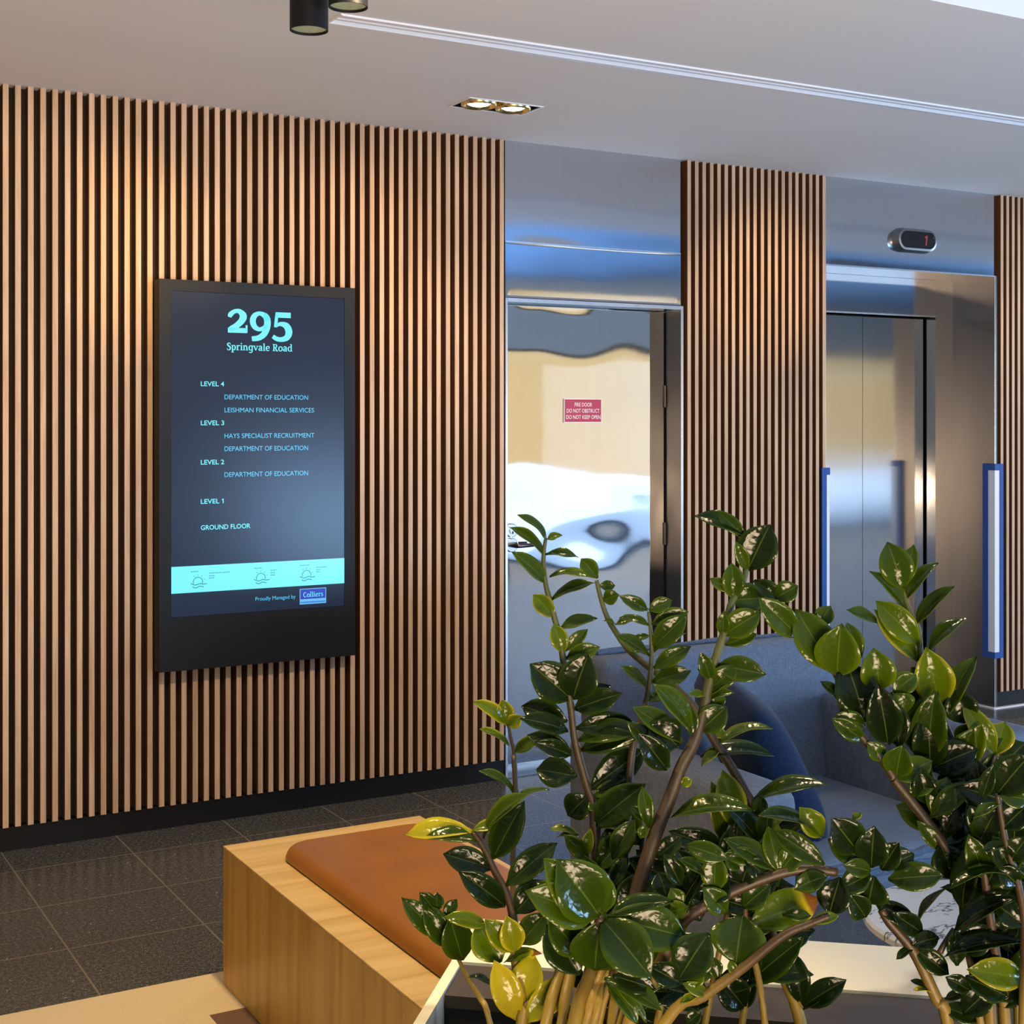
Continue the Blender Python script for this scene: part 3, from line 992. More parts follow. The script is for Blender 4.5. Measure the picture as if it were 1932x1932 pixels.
serif_word('street_name', 'Springvale Road', 1.7034, 1.9640, 1.7745, 0.0375, TY, M['glow'], SCR, 1.1)
bm = bmesh.new()
rect(bm, AX0 + 0.001, 0.878, AX1 - 0.001, 0.976, TY)
obj('weather_banner', bm, M['banner'], SCR)
for ix, iz in ((1.5946, 0.9160), (1.8372, 0.9175), (2.0207, 0.9185)):
    bm = bmesh.new()
    q = 0.0175
    arc = [(ix + q * math.cos(R(a)), iz + q * math.sin(R(a)), 0.0026) for a in range(-20, 201, 20)]
    brush(bm, arc, TY - 0.0006, 2)
    for a in (20, 55, 90, 125):
        brush(bm, [(ix + q * 1.35 * math.cos(R(a)), iz + q * 1.35 * math.sin(R(a)), 0.0026), (ix + q * 1.55 * math.cos(R(a)), iz + q * 1.55 * math.sin(R(a)), 0.0026)], TY - 0.0006)
    brush(bm, [(ix - 0.027, iz - 0.004, 0.003), (ix - 0.020, iz - 0.008, 0.003), (ix - 0.008, iz - 0.011, 0.003), (ix + 0.008, iz - 0.006, 0.003), (ix + 0.018, iz - 0.009, 0.003), (ix + 0.034, iz - 0.008, 0.003)], TY - 0.0006, 3)
    brush(bm, [(ix - 0.020, iz - 0.017, 0.003), (ix - 0.008, iz - 0.022, 0.003), (ix + 0.006, iz - 0.016, 0.003), (ix + 0.022, iz - 0.020, 0.003)], TY - 0.0006, 3)
    obj('weather_icon', bm, M['banner_ink'], SCR)
for rx0, rx1, rz in ((1.568, 1.596, 0.9530), (1.637, 1.715, 0.9445), (1.637, 1.658, 0.9345), (1.637, 1.656, 0.9260), (1.810, 1.840, 0.9530), (1.876, 1.900, 0.9425), (1.876, 1.896, 0.9330), (1.876, 1.894, 0.9240),
                    (1.994, 2.034, 0.9545), (2.061, 2.104, 0.9435), (2.061, 2.078, 0.9345), (2.061, 2.078, 0.9265)):
    bm = bmesh.new()
    x = rx0
    rnd = random.Random(int(rx0 * 1000))
    while x < rx1:
        w = rnd.uniform(0.0012, 0.0032)
        rect(bm, x, rz, min(x + w, rx1), rz + rnd.choice((0.0028, 0.0040)), TY - 0.0006)
        x += w + 0.0012
    obj('forecast_text', bm, M['banner_ink'], SCR)
bm = bmesh.new()
rect(bm, 1.993, 0.8064, 2.1012, 0.8662, TY)
obj('badge_border', bm, emit('badge_border_glow', (0.18, 0.62, 1.0), 0.8), SCR)
bm = bmesh.new()
rect(bm, 1.9958, 0.8262, 2.0984, 0.8636, TY - 0.0004)
obj('badge_field', bm, M['badge_blue'], SCR)
bm = bmesh.new()
rect(bm, 1.9958, 0.8105, 2.0984, 0.8170, TY - 0.0004)
obj('badge_stripe', bm, emit('badge_stripe_glow', (0.03, 0.30, 0.95), 0.8), SCR)
serif_word('badge_name', 'Colliers', 2.0066, 2.0890, 0.8335, 0.0270, TY - 0.0008, M['glow'], SCR, 0.95)

# ------------------------------------------------------------------ ceiling fittings
td = thing('twin_downlight', 'recessed twin downlight with two lit gold lamps in black square frame', 'downlight', (2.593, -0.552, ZC))
bm = bmesh.new()
e = 0.004
bx(bm, TX0 + e, TY0 + e, ZC + 0.06, TX1 - e, TY1 - e, ZC + 0.064)
for b in ((TX0 + 0.001, TY0 + 0.001, TX0 + 0.006, TY1 - 0.001), (TX1 - 0.006, TY0 + 0.001, TX1 - 0.001, TY1 - 0.001), (TX0 + 0.006, TY0 + 0.001, TX1 - 0.006, TY0 + 0.006), (TX0 + 0.006, TY1 - 0.006, TX1 - 0.006, TY1 - 0.001)):
    bx(bm, b[0], b[1], ZC - 0.001, b[2], b[3], ZC + 0.06)
obj('black_box', bm, M['black_matt'], td)
bm = bmesh.new()
for b in ((TX0 - 0.006, TY0 - 0.006, TX1 + 0.006, TY0 + 0.002), (TX0 - 0.006, TY1 - 0.002, TX1 + 0.006, TY1 + 0.006), (TX0 - 0.006, TY0 + 0.002, TX0 + 0.002, TY1 - 0.002), (TX1 - 0.002, TY0 + 0.002, TX1 + 0.006, TY1 - 0.002)):
    bx(bm, b[0], b[1], ZC - 0.003, b[2], b[3], ZC + 0.001)
obj('trim_frame', bm, M['alu'], td)
for lx in (2.520, 2.666):
    bm = bmesh.new()
    lathe(bm, [(0.068, 0.020), (0.068, -0.004), (0.063, -0.009), (0.058, -0.006), (0.050, 0.010), (0.046, 0.020)], (lx, -0.552, ZC), 40, cap0=False)
    rf = smooth_angle(obj('reflector', bm, M['reflector'], td), 50)
    bm = bmesh.new()
    lathe(bm, [(0.046, 0.014), (0.044, 0.002), (0.036, -0.003), (0.012, -0.004)], (lx, -0.552, ZC), 32)
    tag(obj('bulb', bm, M['lamp_white'], rf), 'lit white lamp')
    lamp('downlight_beam', 'SPOT', (lx, -0.552, ZC - 0.022), 22, WARM, target=(lx, -0.50, 0), spot_size=R(95), spot_blend=0.8, shadow_soft_size=0.045, parent=td)

ad = thing('air_diffuser', 'long slim aluminium air slot running along the ceiling above the lifts', 'air vent', (SX0, -1.34, ZC))
for y0, y1, zb in ((-1.398, -1.377, ZC - 0.006), (-1.346, -1.334, ZC - 0.002), (-1.303, -1.284, ZC - 0.005)):
    box('rail', (SX0 - 0.002, y0, zb, XR, y1, ZC + 0.05), M['alu'], ad)
for y0, y1 in ((-1.377, -1.346), (-1.334, -1.303)):
    box('slot', (SX0, y0, ZC + 0.016, XR, y1, ZC + 0.045), M['alu_dark'], ad)
box('end_cap', (SX0 - 0.006, -1.400, ZC - 0.004, SX0 - 0.002, -1.282, ZC + 0.02), M['alu'], ad)

_m = N('honeycomb_louvre')
_vo = _m.n('ShaderNodeTexVoronoi', feature='DISTANCE_TO_EDGE')
_vo.inputs['Scale'].default_value = 190
_m.l(_m.coord(), _vo.inputs['Vector'])
_c = _m.ramp(_vo.outputs['Distance'], [(0.0, (0.09, 0.09, 0.05)), (0.12, (0.22, 0.23, 0.12)), (0.5, (0.50, 0.50, 0.25))])
_m.set(Roughness=0.4, Base_Color=(0.25, 0.26, 0.18, 1))
_m.l(_c, _m.b.inputs['Emission Color'])
_m.b.inputs['Emission Strength'].default_value = 0.55
M['louvre'] = _m.m
for px_, py_, pz_, lab in ((1.2283, -2.1101, 2.42, 'black cylinder ceiling light in front, the lower hanging of the pair'), (1.2743, -2.2327, 2.45, 'black cylinder ceiling light tucked behind the first, cut by top edge')):
    t = thing('cylinder_downlight', lab, 'ceiling light', (px_, py_, pz_), 'black cylinder downlights')
    bm = bmesh.new()
    rr = 0.0445
    n = 48
    prof = [(rr - 0.0025, 0.012), (rr - 0.0025, 0.0), (rr, 0.0), (rr, ZC - pz_)]
    rings = [[bm.verts.new((px_ + r * math.cos(2 * math.pi * k / n), py_ + r * math.sin(2 * math.pi * k / n), pz_ + h)) for k in range(n)] for r, h in prof]
    for a, b in zip(rings, rings[1:]):
        for k in range(n):
            bm.faces.new((a[k], a[(k + 1) % n], b[(k + 1) % n], b[k]))
    bm.faces.new(rings[-1])
    smooth_angle(obj('body', bm, M['black'], t))
    bm = bmesh.new()
    lathe(bm, [(rr - 0.003, 0.006), (rr - 0.003, 0.010)], (px_, py_, pz_), 40)
    obj('louvre', bm, M['louvre'], t)
    lamp('pendant_beam', 'SPOT', (px_, py_, pz_ - 0.01), 74, WARM, target=(px_, py_ - 0.05, 0), spot_size=R(70), spot_blend=0.7, shadow_soft_size=0.03, parent=t)

# ------------------------------------------------------------------ rug
o = box('rug', (-3.4, -5.4, 0.0, 2.05, -1.442, 0.008), M['rug'], None, 0.003, 1)
tag(o, 'tan bordered carpet with a brown field under the oak bench', 'rug')

# ------------------------------------------------------------------ bench
BX0, BX1, BY1, BY0, BZ = 1.214, 1.797, -1.530, -3.11, 0.377
bn = thing('oak_bench', 'long oak block bench with an inset tan leather seat pad', 'bench', (1.505, -2.3, 0.008))
box('carcass', (BX0, BY0, 0.008, BX1, BY1, BZ - 0.004), M['bench_oak'], bn, 0.0015, 1)
box('top_board', (BX0, BY0, BZ - 0.004, BX1, BY1, BZ), M['bench_top'], bn)


def pad(name, x0, x1, y0, y1, z0, z1, r, edge, mat, parent, crown=0.0, seg=8):
    """Cushion: rounded rectangle in plan with a rolled upper edge."""
    bm = bmesh.new()

    def loop(ins, z):
        out = []
        for cx, cy, a0 in ((x1 - r, y1 - r, 0), (x0 + r, y1 - r, 90), (x0 + r, y0 + r, 180), (x1 - r, y0 + r, 270)):
            for k in range(seg + 1):
                a = R(a0 + 90 * k / seg)
                out.append((cx + (r - ins) * math.cos(a), cy + (r - ins) * math.sin(a), z))
        return out
    loops = [loop(edge * 0.4, z0), loop(edge * 0.10, z0 + edge * 0.25)]
    for k in range(7):
        a = R(90 * k / 6)
        loops.append(loop(edge * (1 - math.cos(a)), z1 - edge + edge * math.sin(a)))
    loft(bm, loops)
    return smooth_angle(obj(name, bm, mat, parent), 40)


bm = bmesh.new()
q = []
for cx, cy, a0 in ((1.744 - 0.07, -1.684 - 0.07, 0), (1.311 + 0.07, -1.684 - 0.07, 90), (1.311 + 0.07, BY0 + 0.17, 180), (1.744 - 0.07, BY0 + 0.17, 270)):
    q += [(cx + 0.070 * math.cos(R(a0 + 10 * k)), cy + 0.070 * math.sin(R(a0 + 10 * k))) for k in range(10)]
loft(bm, [[(x, y, BZ - 0.001) for x, y in q], [(x, y, BZ + 0.004) for x, y in q]])
obj('pad_shadow_gap', bm, M['gap'], bn)  # black plate standing in for the shade under the pad's edge
pad('seat_pad', 1.309, 1.746, BY0 + 0.098, -1.682, BZ + 0.004, BZ + 0.038, 0.075, 0.034, M['leather'], bn, 0.0)

# ------------------------------------------------------------------ sofa
SF = thing('sofa', 'low blue-grey fabric sofa seen past the plants in front of the lift', 'sofa', (2.87, -1.9, 0), None)


def soft(name, b, r, mat, parent, seg=4, puff=0.0, rotz=0.0, tiltx=0.0, taper=None):
    bm = bmesh.new()
    x0, y0, z0, x1, y1, z1 = b
    vs = bx(bm, *b)
    if taper:
        for v in vs:
            if v.co.z > (z0 + z1) / 2:
                v.co.y += taper
    bmesh.ops.bevel(bm, geom=list(bm.edges), offset=r, segments=seg, profile=0.5, affect='EDGES')
    bmesh.ops.subdivide_edges(bm, edges=[e for e in bm.edges if e.calc_length() > 0.15], cuts=5, use_grid_fill=True)
    cx, cy, cz = (x0 + x1) / 2, (y0 + y1) / 2, (z0 + z1) / 2
    if puff:
        for v in bm.verts:
            u = (v.co.x - cx) / (x1 - x0) * 2
            w = (v.co.y - cy) / (y1 - y0) * 2
            h = (v.co.z - cz) / (z1 - z0) * 2
            v.co += Vector((u * (1 - w * w) * (1 - h * h), w * (1 - u * u) * (1 - h * h), h * (1 - u * u) * (1 - w * w))) * puff
    for v in bm.verts:
        v.co += noise.noise_vector(v.co * 7) * 0.0025
    return smooth_angle(obj(name, bm, mat, parent), 60)


soft('base', (2.35, -2.33, 0.06, 3.40, -1.46, 0.24), 0.02, M['taupe'], SF)
soft('seat_cushion', (2.50, -2.375, 0.235, 3.205, -1.60, 0.350), 0.030, M['sofa'], SF, puff=0.008)
soft('backrest', (2.37, -1.68, 0.22, 3.40, -1.50, 0.790), 0.035, M['sofa'], SF, puff=0.008, taper=0.055)
soft('armrest', (2.32, -2.37, 0.06, 2.50, -1.47, 0.565), 0.055, M['sofa'], SF)
soft('armrest', (3.205, -2.38, 0.06, 3.425, -1.47, 0.610), 0.030, M['sofa'], SF)
pp = bmesh.new()
tube(pp, [(2.40 + 0.97 * k / 16, -1.535, 0.793 + 0.003 * math.sin(k)) for k in range(17)], 0.013, 8)
smooth_angle(obj('piping', pp, M['piping'], SF))
pp = bmesh.new()
tube(pp, [(2.52 + 0.67 * k / 16, -2.378, 0.330 + 0.004 * math.sin(k * 2)) for k in range(17)], 0.010, 8)
tube(pp, [(2.52 + 0.67 * k / 16, -2.380, 0.300 + 0.005 * math.sin(k * 3 + 1)) for k in range(17)], 0.012, 8)
smooth_angle(obj('piping', pp, M['piping'], SF))
for lx in (2.42, 3.34):
    for ly in (-2.27, -1.53):
        bm = bmesh.new()
        lathe(bm, [(0.022, 0.0), (0.028, 0.065)], (lx, ly, 0.0), 16)
        obj('leg', bm, M['black'], SF)

# navy cushion leaning on the left arm
NC = bmesh.new()
G = 14
gl = []
for s in (1, -1):
    rows = []
    for j in range(G + 1):
        row = []
        for i in range(G + 1):
            u, v = i / G * 2 - 1, j / G * 2 - 1
            pin = 1 - 0.07 * (abs(u * v)) ** 1.5 + 0.0
            t = 0.085 * (max(0.0, (1 - u ** 4) * (1 - v ** 4))) ** 0.55
            row.append((u * 0.25 * pin, v * 0.25 * pin, s * t))
        rows.append(row)
    gl.append(rows)
mt = Matrix.Translation((2.655, -2.00, 0.535)) @ Matrix.Rotation(R(-20), 4, 'Z') @ Matrix.Rotation(R(62), 4, 'Y') @ Matrix.Rotation(R(8), 4, 'Z')
vm = {}


def gv(s, i, j):
    edge = i in (0, G) or j in (0, G)
    k = (0 if edge else s, i, j)
    if k not in vm:
        p = Vector(gl[s][j][i])
        if edge:
            p.z = 0
        vm[k] = NC.verts.new(mt @ p)
    return vm[k]


for s in (0, 1):
    for j in range(G):
        for i in range(G):
            NC.faces.new([gv(s, i, j), gv(s, i + 1, j), gv(s, i + 1, j + 1), gv(s, i, j + 1)])
o = obj('throw_cushion', NC, M['navy'], None, smooth=True)
tag(o, 'navy blue cushion leaning against the left arm of the sofa', 'cushion')

# ------------------------------------------------------------------ marble side table
tb = thing('side_table', 'round white veined marble table between planter and sofa', 'table', (2.50, -2.98, 0.0))
tx, ty = 2.50, -2.98
bm = bmesh.new()
lathe(bm, [(0.266, 0.378), (0.272, 0.384), (0.272, 0.396), (0.266, 0.402)], (tx, ty, 0), 64)
smooth_angle(obj('table_top', bm, M['marble'], tb))
bm = bmesh.new()
lathe(bm, [(0.17, 0.0), (0.17, 0.012), (0.03, 0.024), (0.025, 0.36), (0.10, 0.378)], (tx, ty, 0), 32)
smooth_angle(obj('pedestal', bm, M['black'], tb))

# ------------------------------------------------------------------ planter
P0 = Vector((1.106, -3.160, 0))
PU = Vector((math.cos(R(-40.5)), math.sin(R(-40.5)), 0))
PW = Vector((-math.sin(R(40.5)), -math.cos(R(40.5)), 0))
RZ = 0.70
PL = thing('planter', 'cream stone planter box with a wide rim and dark pebbles in front', 'planter', (P0.x, P0.y, 0.0))


def pbox(bm, u0, w0, z0, u1, w1, z1):
    vs = []
    for u in (u0, u1):
        for w in (w0, w1):
            for z in (z0, z1):
                p = P0 + PU * u + PW * w
                vs.append(bm.verts.new((p.x, p.y, z)))
    for f in ((0, 1, 3, 2), (4, 6, 7, 5), (0, 4, 5, 1), (2, 3, 7, 6), (0, 2, 6, 4), (1, 5, 7, 3)):
        bm.faces.new([vs[i] for i in f])


UW, WD = 1.50, 1.02
bm = bmesh.new()
pbox(bm, 0.0, 0.185, 0.008, 0.016, WD, RZ)
pbox(bm, UW - 0.016, 0.185, 0.008, UW, WD, RZ)
pbox(bm, 0.016, WD - 0.016, 0.008, UW - 0.016, WD, RZ)
pbox(bm, 0.0, 0.0, RZ - 0.03, UW, 0.185, RZ)
pbox(bm, 0.0, 0.0, 0.008, UW, 0.02, RZ - 0.03)
pbox(bm, 0.0, 0.02, 0.008, 0.016, 0.185, RZ - 0.03)
pbox(bm, UW - 0.016, 0.02, 0.008, UW, 0.185, RZ - 0.03)
o = obj('stone_box', bm, M['planter'], PL)
bm = bmesh.new()
pbox(bm, 0.018, 0.187, RZ - 0.022, UW - 0.018, 0.302, RZ - 0.004)
pbox(bm, 0.018, 0.187, 0.5, UW - 0.018, 0.200, RZ - 0.022)
tag(obj('inner_ledge', bm, M['ledge'], PL), 'glossy taupe ledge inside the rim')
bm = bmesh.new()
pbox(bm, 0.018, 0.288, 0.45, UW - 0.018, 0.300, RZ - 0.022)
pbox(bm, 0.018, 0.315, 0.45, UW - 0.018, WD - 0.018, 0.555)
obj('liner', bm, M['liner'], PL)
bm = bmesh.new()
rnd = random.Random(11)
for k in range(1500):
    u = rnd.uniform(0.03, UW - 0.03) if k % 3 else rnd.uniform(0.03, 0.35)
    w = rnd.uniform(0.325, WD - 0.03)
    p = P0 + PU * u + PW * w
    m4 = Matrix.Translation((p.x, p.y, 0.556 + rnd.uniform(0, 0.014))) @ Matrix.Rotation(rnd.uniform(0, 6.28), 4, 'Z') @ Matrix.Diagonal((rnd.uniform(0.006, 0.012), rnd.uniform(0.006, 0.010), rnd.uniform(0.004, 0.008), 1))
    bmesh.ops.create_icosphere(bm, subdivisions=1, radius=1.0, matrix=m4)
o = obj('pebbles', bm, M['pebble'], None, smooth=True, recalc=False)
tag(o, 'charcoal pebbles covering the soil in the planter', 'pebbles', kind='stuff')

# ------------------------------------------------------------------ plants
STEMS = [
 ('M', .0025, .0075,
  [(1.0125,-3.5319,1.3528), (1.008,-3.5338,1.3271), (1.0079,-3.5395,1.2937), (1.0115,-3.5462,1.2678), (1.0157,-3.5537,1.2403), (1.0195,-3.5601,1.2165), (1.0205,-3.5656,1.1892), (1.024,-3.5774,1.1349), (1.026,-3.5883,1.0811), (1.0343,-3.6035,1.0253), (1.039,-3.6104,1.0033), (1.0375,-3.6179,.9577), (1.0351,-3.624,.9178), (1.0268,-3.6338,.8398), (1.0202,-3.6515,.7272), (1.0234,-3.6533,.57)],
  [(1.0133,-3.5323,1.3513,.9764,-3.5281,1.3882,.0092,.35,.87),
   (1.0141,-3.5328,1.3528,1.0276,-3.5477,1.3597,.0088,.45,.92),
   (1.0085,-3.5341,1.3318,.9689,-3.5185,1.3706,.0124,.35,.61),
   (1.0105,-3.5352,1.3324,1.0496,-3.5533,1.3309,.01,.3,.52),
   (1.0087,-3.54,1.2927,.9647,-3.5316,1.3365,.019,.4,.19),
   (1.0128,-3.5423,1.3022,1.045,-3.5832,1.3086,.0088,.45,.74),
   (1.0131,-3.5472,1.2716,1.0554,-3.5809,1.2966,.0127,.3,.16),
   (1.0141,-3.5527,1.2478,.9936,-3.5333,1.2766,.0228,.55,.27),
   (1.0198,-3.556,1.2319,1.0573,-3.5868,1.2486,.0143,.3,.3),
   (1.0205,-3.5656,1.2004,1.0097,-3.5599,1.2378,.0218,.55,.58),
   (1.0221,-3.5665,1.2032,1.0469,-3.5821,1.2314,.0158,.4,.27),
   (1.0237,-3.5674,1.1929,1.0547,-3.5983,1.2097,.0218,.35,.25),
   (1.0257,-3.5784,1.1386,.9727,-3.5657,1.1868,.0473,.12,.14),
   (1.0273,-3.5793,1.1395,1.0328,-3.605,1.1986,.0483,.1,.96),
   (1.0208,-3.5756,1.1089,.9762,-3.534,1.1265,.0325,.08,.19),
   (1.0171,-3.5832,1.0977,.9523,-3.577,1.1209,.0235,.1,.2),
   (1.0212,-3.5855,1.07,.9734,-3.5554,1.0916,.0245,.15,.78),
   (1.0212,-3.5855,1.0653,.9711,-3.581,1.0868,.0216,.12,.58),
   (1.0289,-3.5802,1.1256,1.0647,-3.6332,1.1515,.0295,.12,.52),
   (1.026,-3.5883,1.1014,1.0918,-3.626,1.1107,.0294,.1,.99),
   (1.0292,-3.5901,1.0848,1.0858,-3.6476,1.1062,.0265,.25,.8),
   (1.0305,-3.5811,1.1293,1.0739,-3.5963,1.1556,.0236,.1,.92),
   (1.0324,-3.592,1.0718,1.076,-3.6553,1.0978,.0275,.12,.47),
   (1.0227,-3.5969,1.0387,.9834,-3.5598,1.0451,.0365,.15,.4),
   (1.0376,-3.6054,1.0214,1.1052,-3.6319,1.0707,.0386,.08,.55),
   (1.036,-3.6045,1.0138,1.0145,-3.5883,.986,.0345,.15,.48),
   (1.0373,-3.6095,1.0109,1.0441,-3.6234,.998,.0243,.3,.09),
   (1.0366,-3.6175,.9767,1.0738,-3.6735,1.0359,.0394,.2,.25),
   (1.0381,-3.6257,.933,1.0826,-3.6343,.9782,.0302,.25,.63),
   (1.0433,-3.6212,.9729,1.0897,-3.6408,.9673,.0111,.35,.57),
   (1.039,-3.6104,1.0128,1.0753,-3.6315,1.032,.0182,.5,.81),
   (1.0184,-3.6071,.9615,.991,-3.5826,.9717,.0081,.6,.91),
   (1.0193,-3.6075,.9653,.9956,-3.5897,.9604,.005,.6,.09),
   (1.0265,-3.6191,.933,.9957,-3.6112,.9658,.0201,.45,.04),
   (1.0241,-3.6177,.9368,1.0269,-3.622,.9716,.0141,.6,.8)]),
 ('M', .003, .0085,
  [(1.1064,-3.5164,1.2896), (1.108,-3.524,1.2669), (1.1123,-3.535,1.2388), (1.1204,-3.5472,1.2166), (1.1302,-3.5601,1.1964), (1.1433,-3.5748,1.1801), (1.1524,-3.5849,1.1703), (1.1683,-3.6019,1.1553), (1.1921,-3.63,1.1217), (1.2051,-3.65,1.0862), (1.2137,-3.6632,1.0634), (1.2225,-3.676,1.0425), (1.2353,-3.6978,1.0021), (1.2384,-3.7113,.966), (1.2381,-3.7343,.895), (1.2305,-3.7544,.8206), (1.2364,-3.7721,.7803), (1.2421,-3.7897,.7406), (1.2744,-3.8082,.57)],
  [(1.1078,-3.5172,1.2925,1.0916,-3.501,1.3186,.0217,.4,.33),
   (1.1095,-3.5182,1.2818,1.1299,-3.5267,1.2815,.0132,.35,.04),
   (1.1113,-3.5259,1.2621,1.1247,-3.5432,1.2709,.0196,.35,.6),
   (1.1187,-3.5462,1.2301,1.1046,-3.5396,1.2361,.0045,.4,.42),
   (1.1187,-3.5462,1.2291,1.1387,-3.5646,1.2387,.0086,.4,.62),
   (1.1319,-3.5611,1.2041,1.1528,-3.5779,1.2163,.0086,.4,.74),
   (1.1399,-3.5729,1.1926,1.1256,-3.5669,1.2073,.0122,.5,.58),
   (1.2104,-3.6613,1.0728,1.2692,-3.6948,1.1005,.0119,.5,.99),
   (1.1892,-3.6492,1.0559,1.2802,-3.6875,1.0606,.0189,.2,.41),
   (1.2051,-3.65,1.0843,1.2271,-3.6583,1.0872,.012,.6,.82),
   (1.2137,-3.6632,1.0653,1.1827,-3.6608,1.0497,.0099,.6,.72),
   (1.2146,-3.6977,.9637,1.2042,-3.6817,1.0384,.0357,.6,.74),
   (1.1937,-3.6858,.9522,1.1891,-3.6793,1.0243,.0234,.55,.54),
   (1.1812,-3.6787,.9464,1.1633,-3.678,.9661,.0183,.6,.96),
   (1.2353,-3.6978,.9984,1.3104,-3.7609,1.0317,.0187,.3,.22),
   (1.2392,-3.7118,.9827,1.2441,-3.713,1.0082,.0196,.3,.99),
   (1.2384,-3.7113,.966,1.2624,-3.7363,.9762,.0176,.6,.67),
   (1.2351,-3.7095,.9549,1.2695,-3.7308,.9813,.0216,.55,.72),
   (1.2255,-3.704,.966,1.2529,-3.7109,.9899,.0157,.4,.35),
   (1.2467,-3.7924,.7549,1.2801,-3.8306,.7936,.0284,.1,.4),
   (1.2452,-3.7915,.7567,1.2376,-3.7815,.8209,.0284,.1,.72),
   (1.2467,-3.7924,.7495,1.2717,-3.8141,.7718,.0095,.25,.99),
   (1.1849,-3.7427,.7425,1.1611,-3.7355,.7789,.0114,.15,.37),
   (1.1864,-3.7436,.7443,1.2001,-3.7493,.7796,.0171,.15,.08)]),
 ('M', .002, .007,
  [(1.124,-3.6186,1.2557), (1.1243,-3.623,1.2356), (1.1225,-3.6288,1.203), (1.1174,-3.6328,1.1705), (1.1103,-3.6349,1.1419), (1.0997,-3.6355,1.1116), (1.0846,-3.6359,1.0716), (1.0697,-3.6465,.984), (1.0521,-3.6586,.8848), (1.0283,-3.6791,.7357), (1.0237,-3.6765,.57)],
  [(1.1232,-3.6182,1.2585,1.0841,-3.6137,1.2782,.0163,.3,.78),
   (1.1248,-3.6191,1.2575,1.1476,-3.6374,1.2716,.0188,.35,.72),
   (1.1227,-3.6221,1.2375,1.0948,-3.5953,1.2483,.0095,.3,.54),
   (1.126,-3.624,1.2393,1.1639,-3.6513,1.2568,.0218,.4,.07),
   (1.1241,-3.6298,1.2085,1.1513,-3.663,1.2517,.0296,.3,.5),
   (1.1249,-3.6302,1.203,1.1596,-3.6487,1.2289,.0109,.4,.8),
   (1.1201,-3.6275,1.1964,1.0772,-3.6139,1.2268,.0142,.3,.07),
   (1.1215,-3.6351,1.1817,1.1536,-3.669,1.2117,.0216,.35,.91),
   (1.1198,-3.6342,1.1631,1.1529,-3.6706,1.1797,.0246,.35,.45),
   (1.1111,-3.6354,1.1557,1.0872,-3.6114,1.1838,.0122,.3,.02),
   (1.1087,-3.634,1.1382,1.1323,-3.6485,1.1494,.0118,.4,.95)]),
 ('M', .0035, .011,
  [(1.2026,-3.7326,1.3219), (1.1933,-3.7327,1.2988), (1.1793,-3.7302,1.2778), (1.1648,-3.7314,1.2375), (1.1467,-3.7315,1.1942), (1.1368,-3.7327,1.1649), (1.1265,-3.7346,1.1325), (1.1131,-3.7348,1.1003), (1.0953,-3.7323,1.0718), (1.0779,-3.7318,1.0346), (1.0572,-3.7307,.9934), (1.0292,-3.7314,.9283), (1.011,-3.7347,.8743), (.9836,-3.7457,.7698), (.9712,-3.7386,.57)],
  [(1.2026,-3.7326,1.3627,1.153,-3.6909,1.3927,.0192,.2,.97),
   (1.2002,-3.7313,1.3618,1.175,-3.7081,1.3948,.0173,.3,.53),
   (1.2029,-3.7328,1.3182,1.1837,-3.7347,1.3555,.0154,.4,.01),
   (1.2034,-3.7331,1.3182,1.2208,-3.754,1.3767,.0471,.12,.4),
   (1.1812,-3.7313,1.2814,1.1769,-3.7332,1.3269,.0268,.4,.48),
   (1.1793,-3.7302,1.2805,1.2137,-3.7528,1.2835,.0354,.4,.54),
   (1.1777,-3.7293,1.2922,1.157,-3.7146,1.3082,.0138,.45,.71),
   (1.2074,-3.7408,1.3061,1.2353,-3.7575,1.2826,.0221,.3,.43),
   (1.1648,-3.7314,1.2357,1.1952,-3.764,1.2663,.0333,.4,.97),
   (1.1663,-3.7323,1.2231,1.1948,-3.7589,1.238,.0171,.35,.22),
   (1.164,-3.7309,1.2357,1.1575,-3.7406,1.266,.0152,.35,.98),
   (1.1513,-3.7341,1.1977,1.1891,-3.781,1.191,.0294,.3,.32),
   (1.1406,-3.7349,1.1792,1.1218,-3.7407,1.2154,.0189,.3,.22),
   (1.143,-3.7363,1.1703,1.1642,-3.7562,1.1973,.0246,.3,.9),
   (1.1399,-3.7345,1.1596,1.1601,-3.7543,1.1805,.0079,.45,.98),
   (1.1368,-3.7327,1.1596,1.1102,-3.7292,1.1633,.0079,.45,.35),
   (1.1383,-3.7336,1.1542,1.1609,-3.7533,1.1661,.0083,.45,.76),
   (1.1399,-3.7345,1.1498,1.1595,-3.7409,1.1543,.0151,.4,.32),
   (1.1249,-3.7337,1.1147,1.1486,-3.7547,1.1462,.0329,.25,.27),
   (1.1131,-3.7348,1.1091,1.1096,-3.7278,1.1472,.0178,.25,.64),
   (1.11,-3.733,1.1189,1.0572,-3.7349,1.179,.0234,.4,.6),
   (1.1008,-3.7278,1.1012,1.0531,-3.6913,1.1447,.0244,.3,.03),
   (1.0962,-3.7252,1.0968,1.0621,-3.7124,1.1246,.0431,.06,.79),
   (1.0822,-3.7248,1.071,1.0491,-3.6847,1.1243,.0243,.25,.58),
   (1.0792,-3.7231,1.0683,1.0379,-3.7255,1.1157,.0299,.08,.45),
   (1.0729,-3.7396,1.011,1.1369,-3.8122,1.0355,.0202,.35,.63),
   (1.0903,-3.7389,1.0513,1.0988,-3.7486,1.0578,.0116,.6,.15),
   (1.0579,-3.7311,.9611,1.0823,-3.7484,.9864,.0221,.2,.1),
   (1.0492,-3.7261,.9983,1.0439,-3.7195,1.0465,.0183,.35,.94),
   (1.0445,-3.7234,1.0074,1.0332,-3.7111,1.0241,.0119,.15,.37),
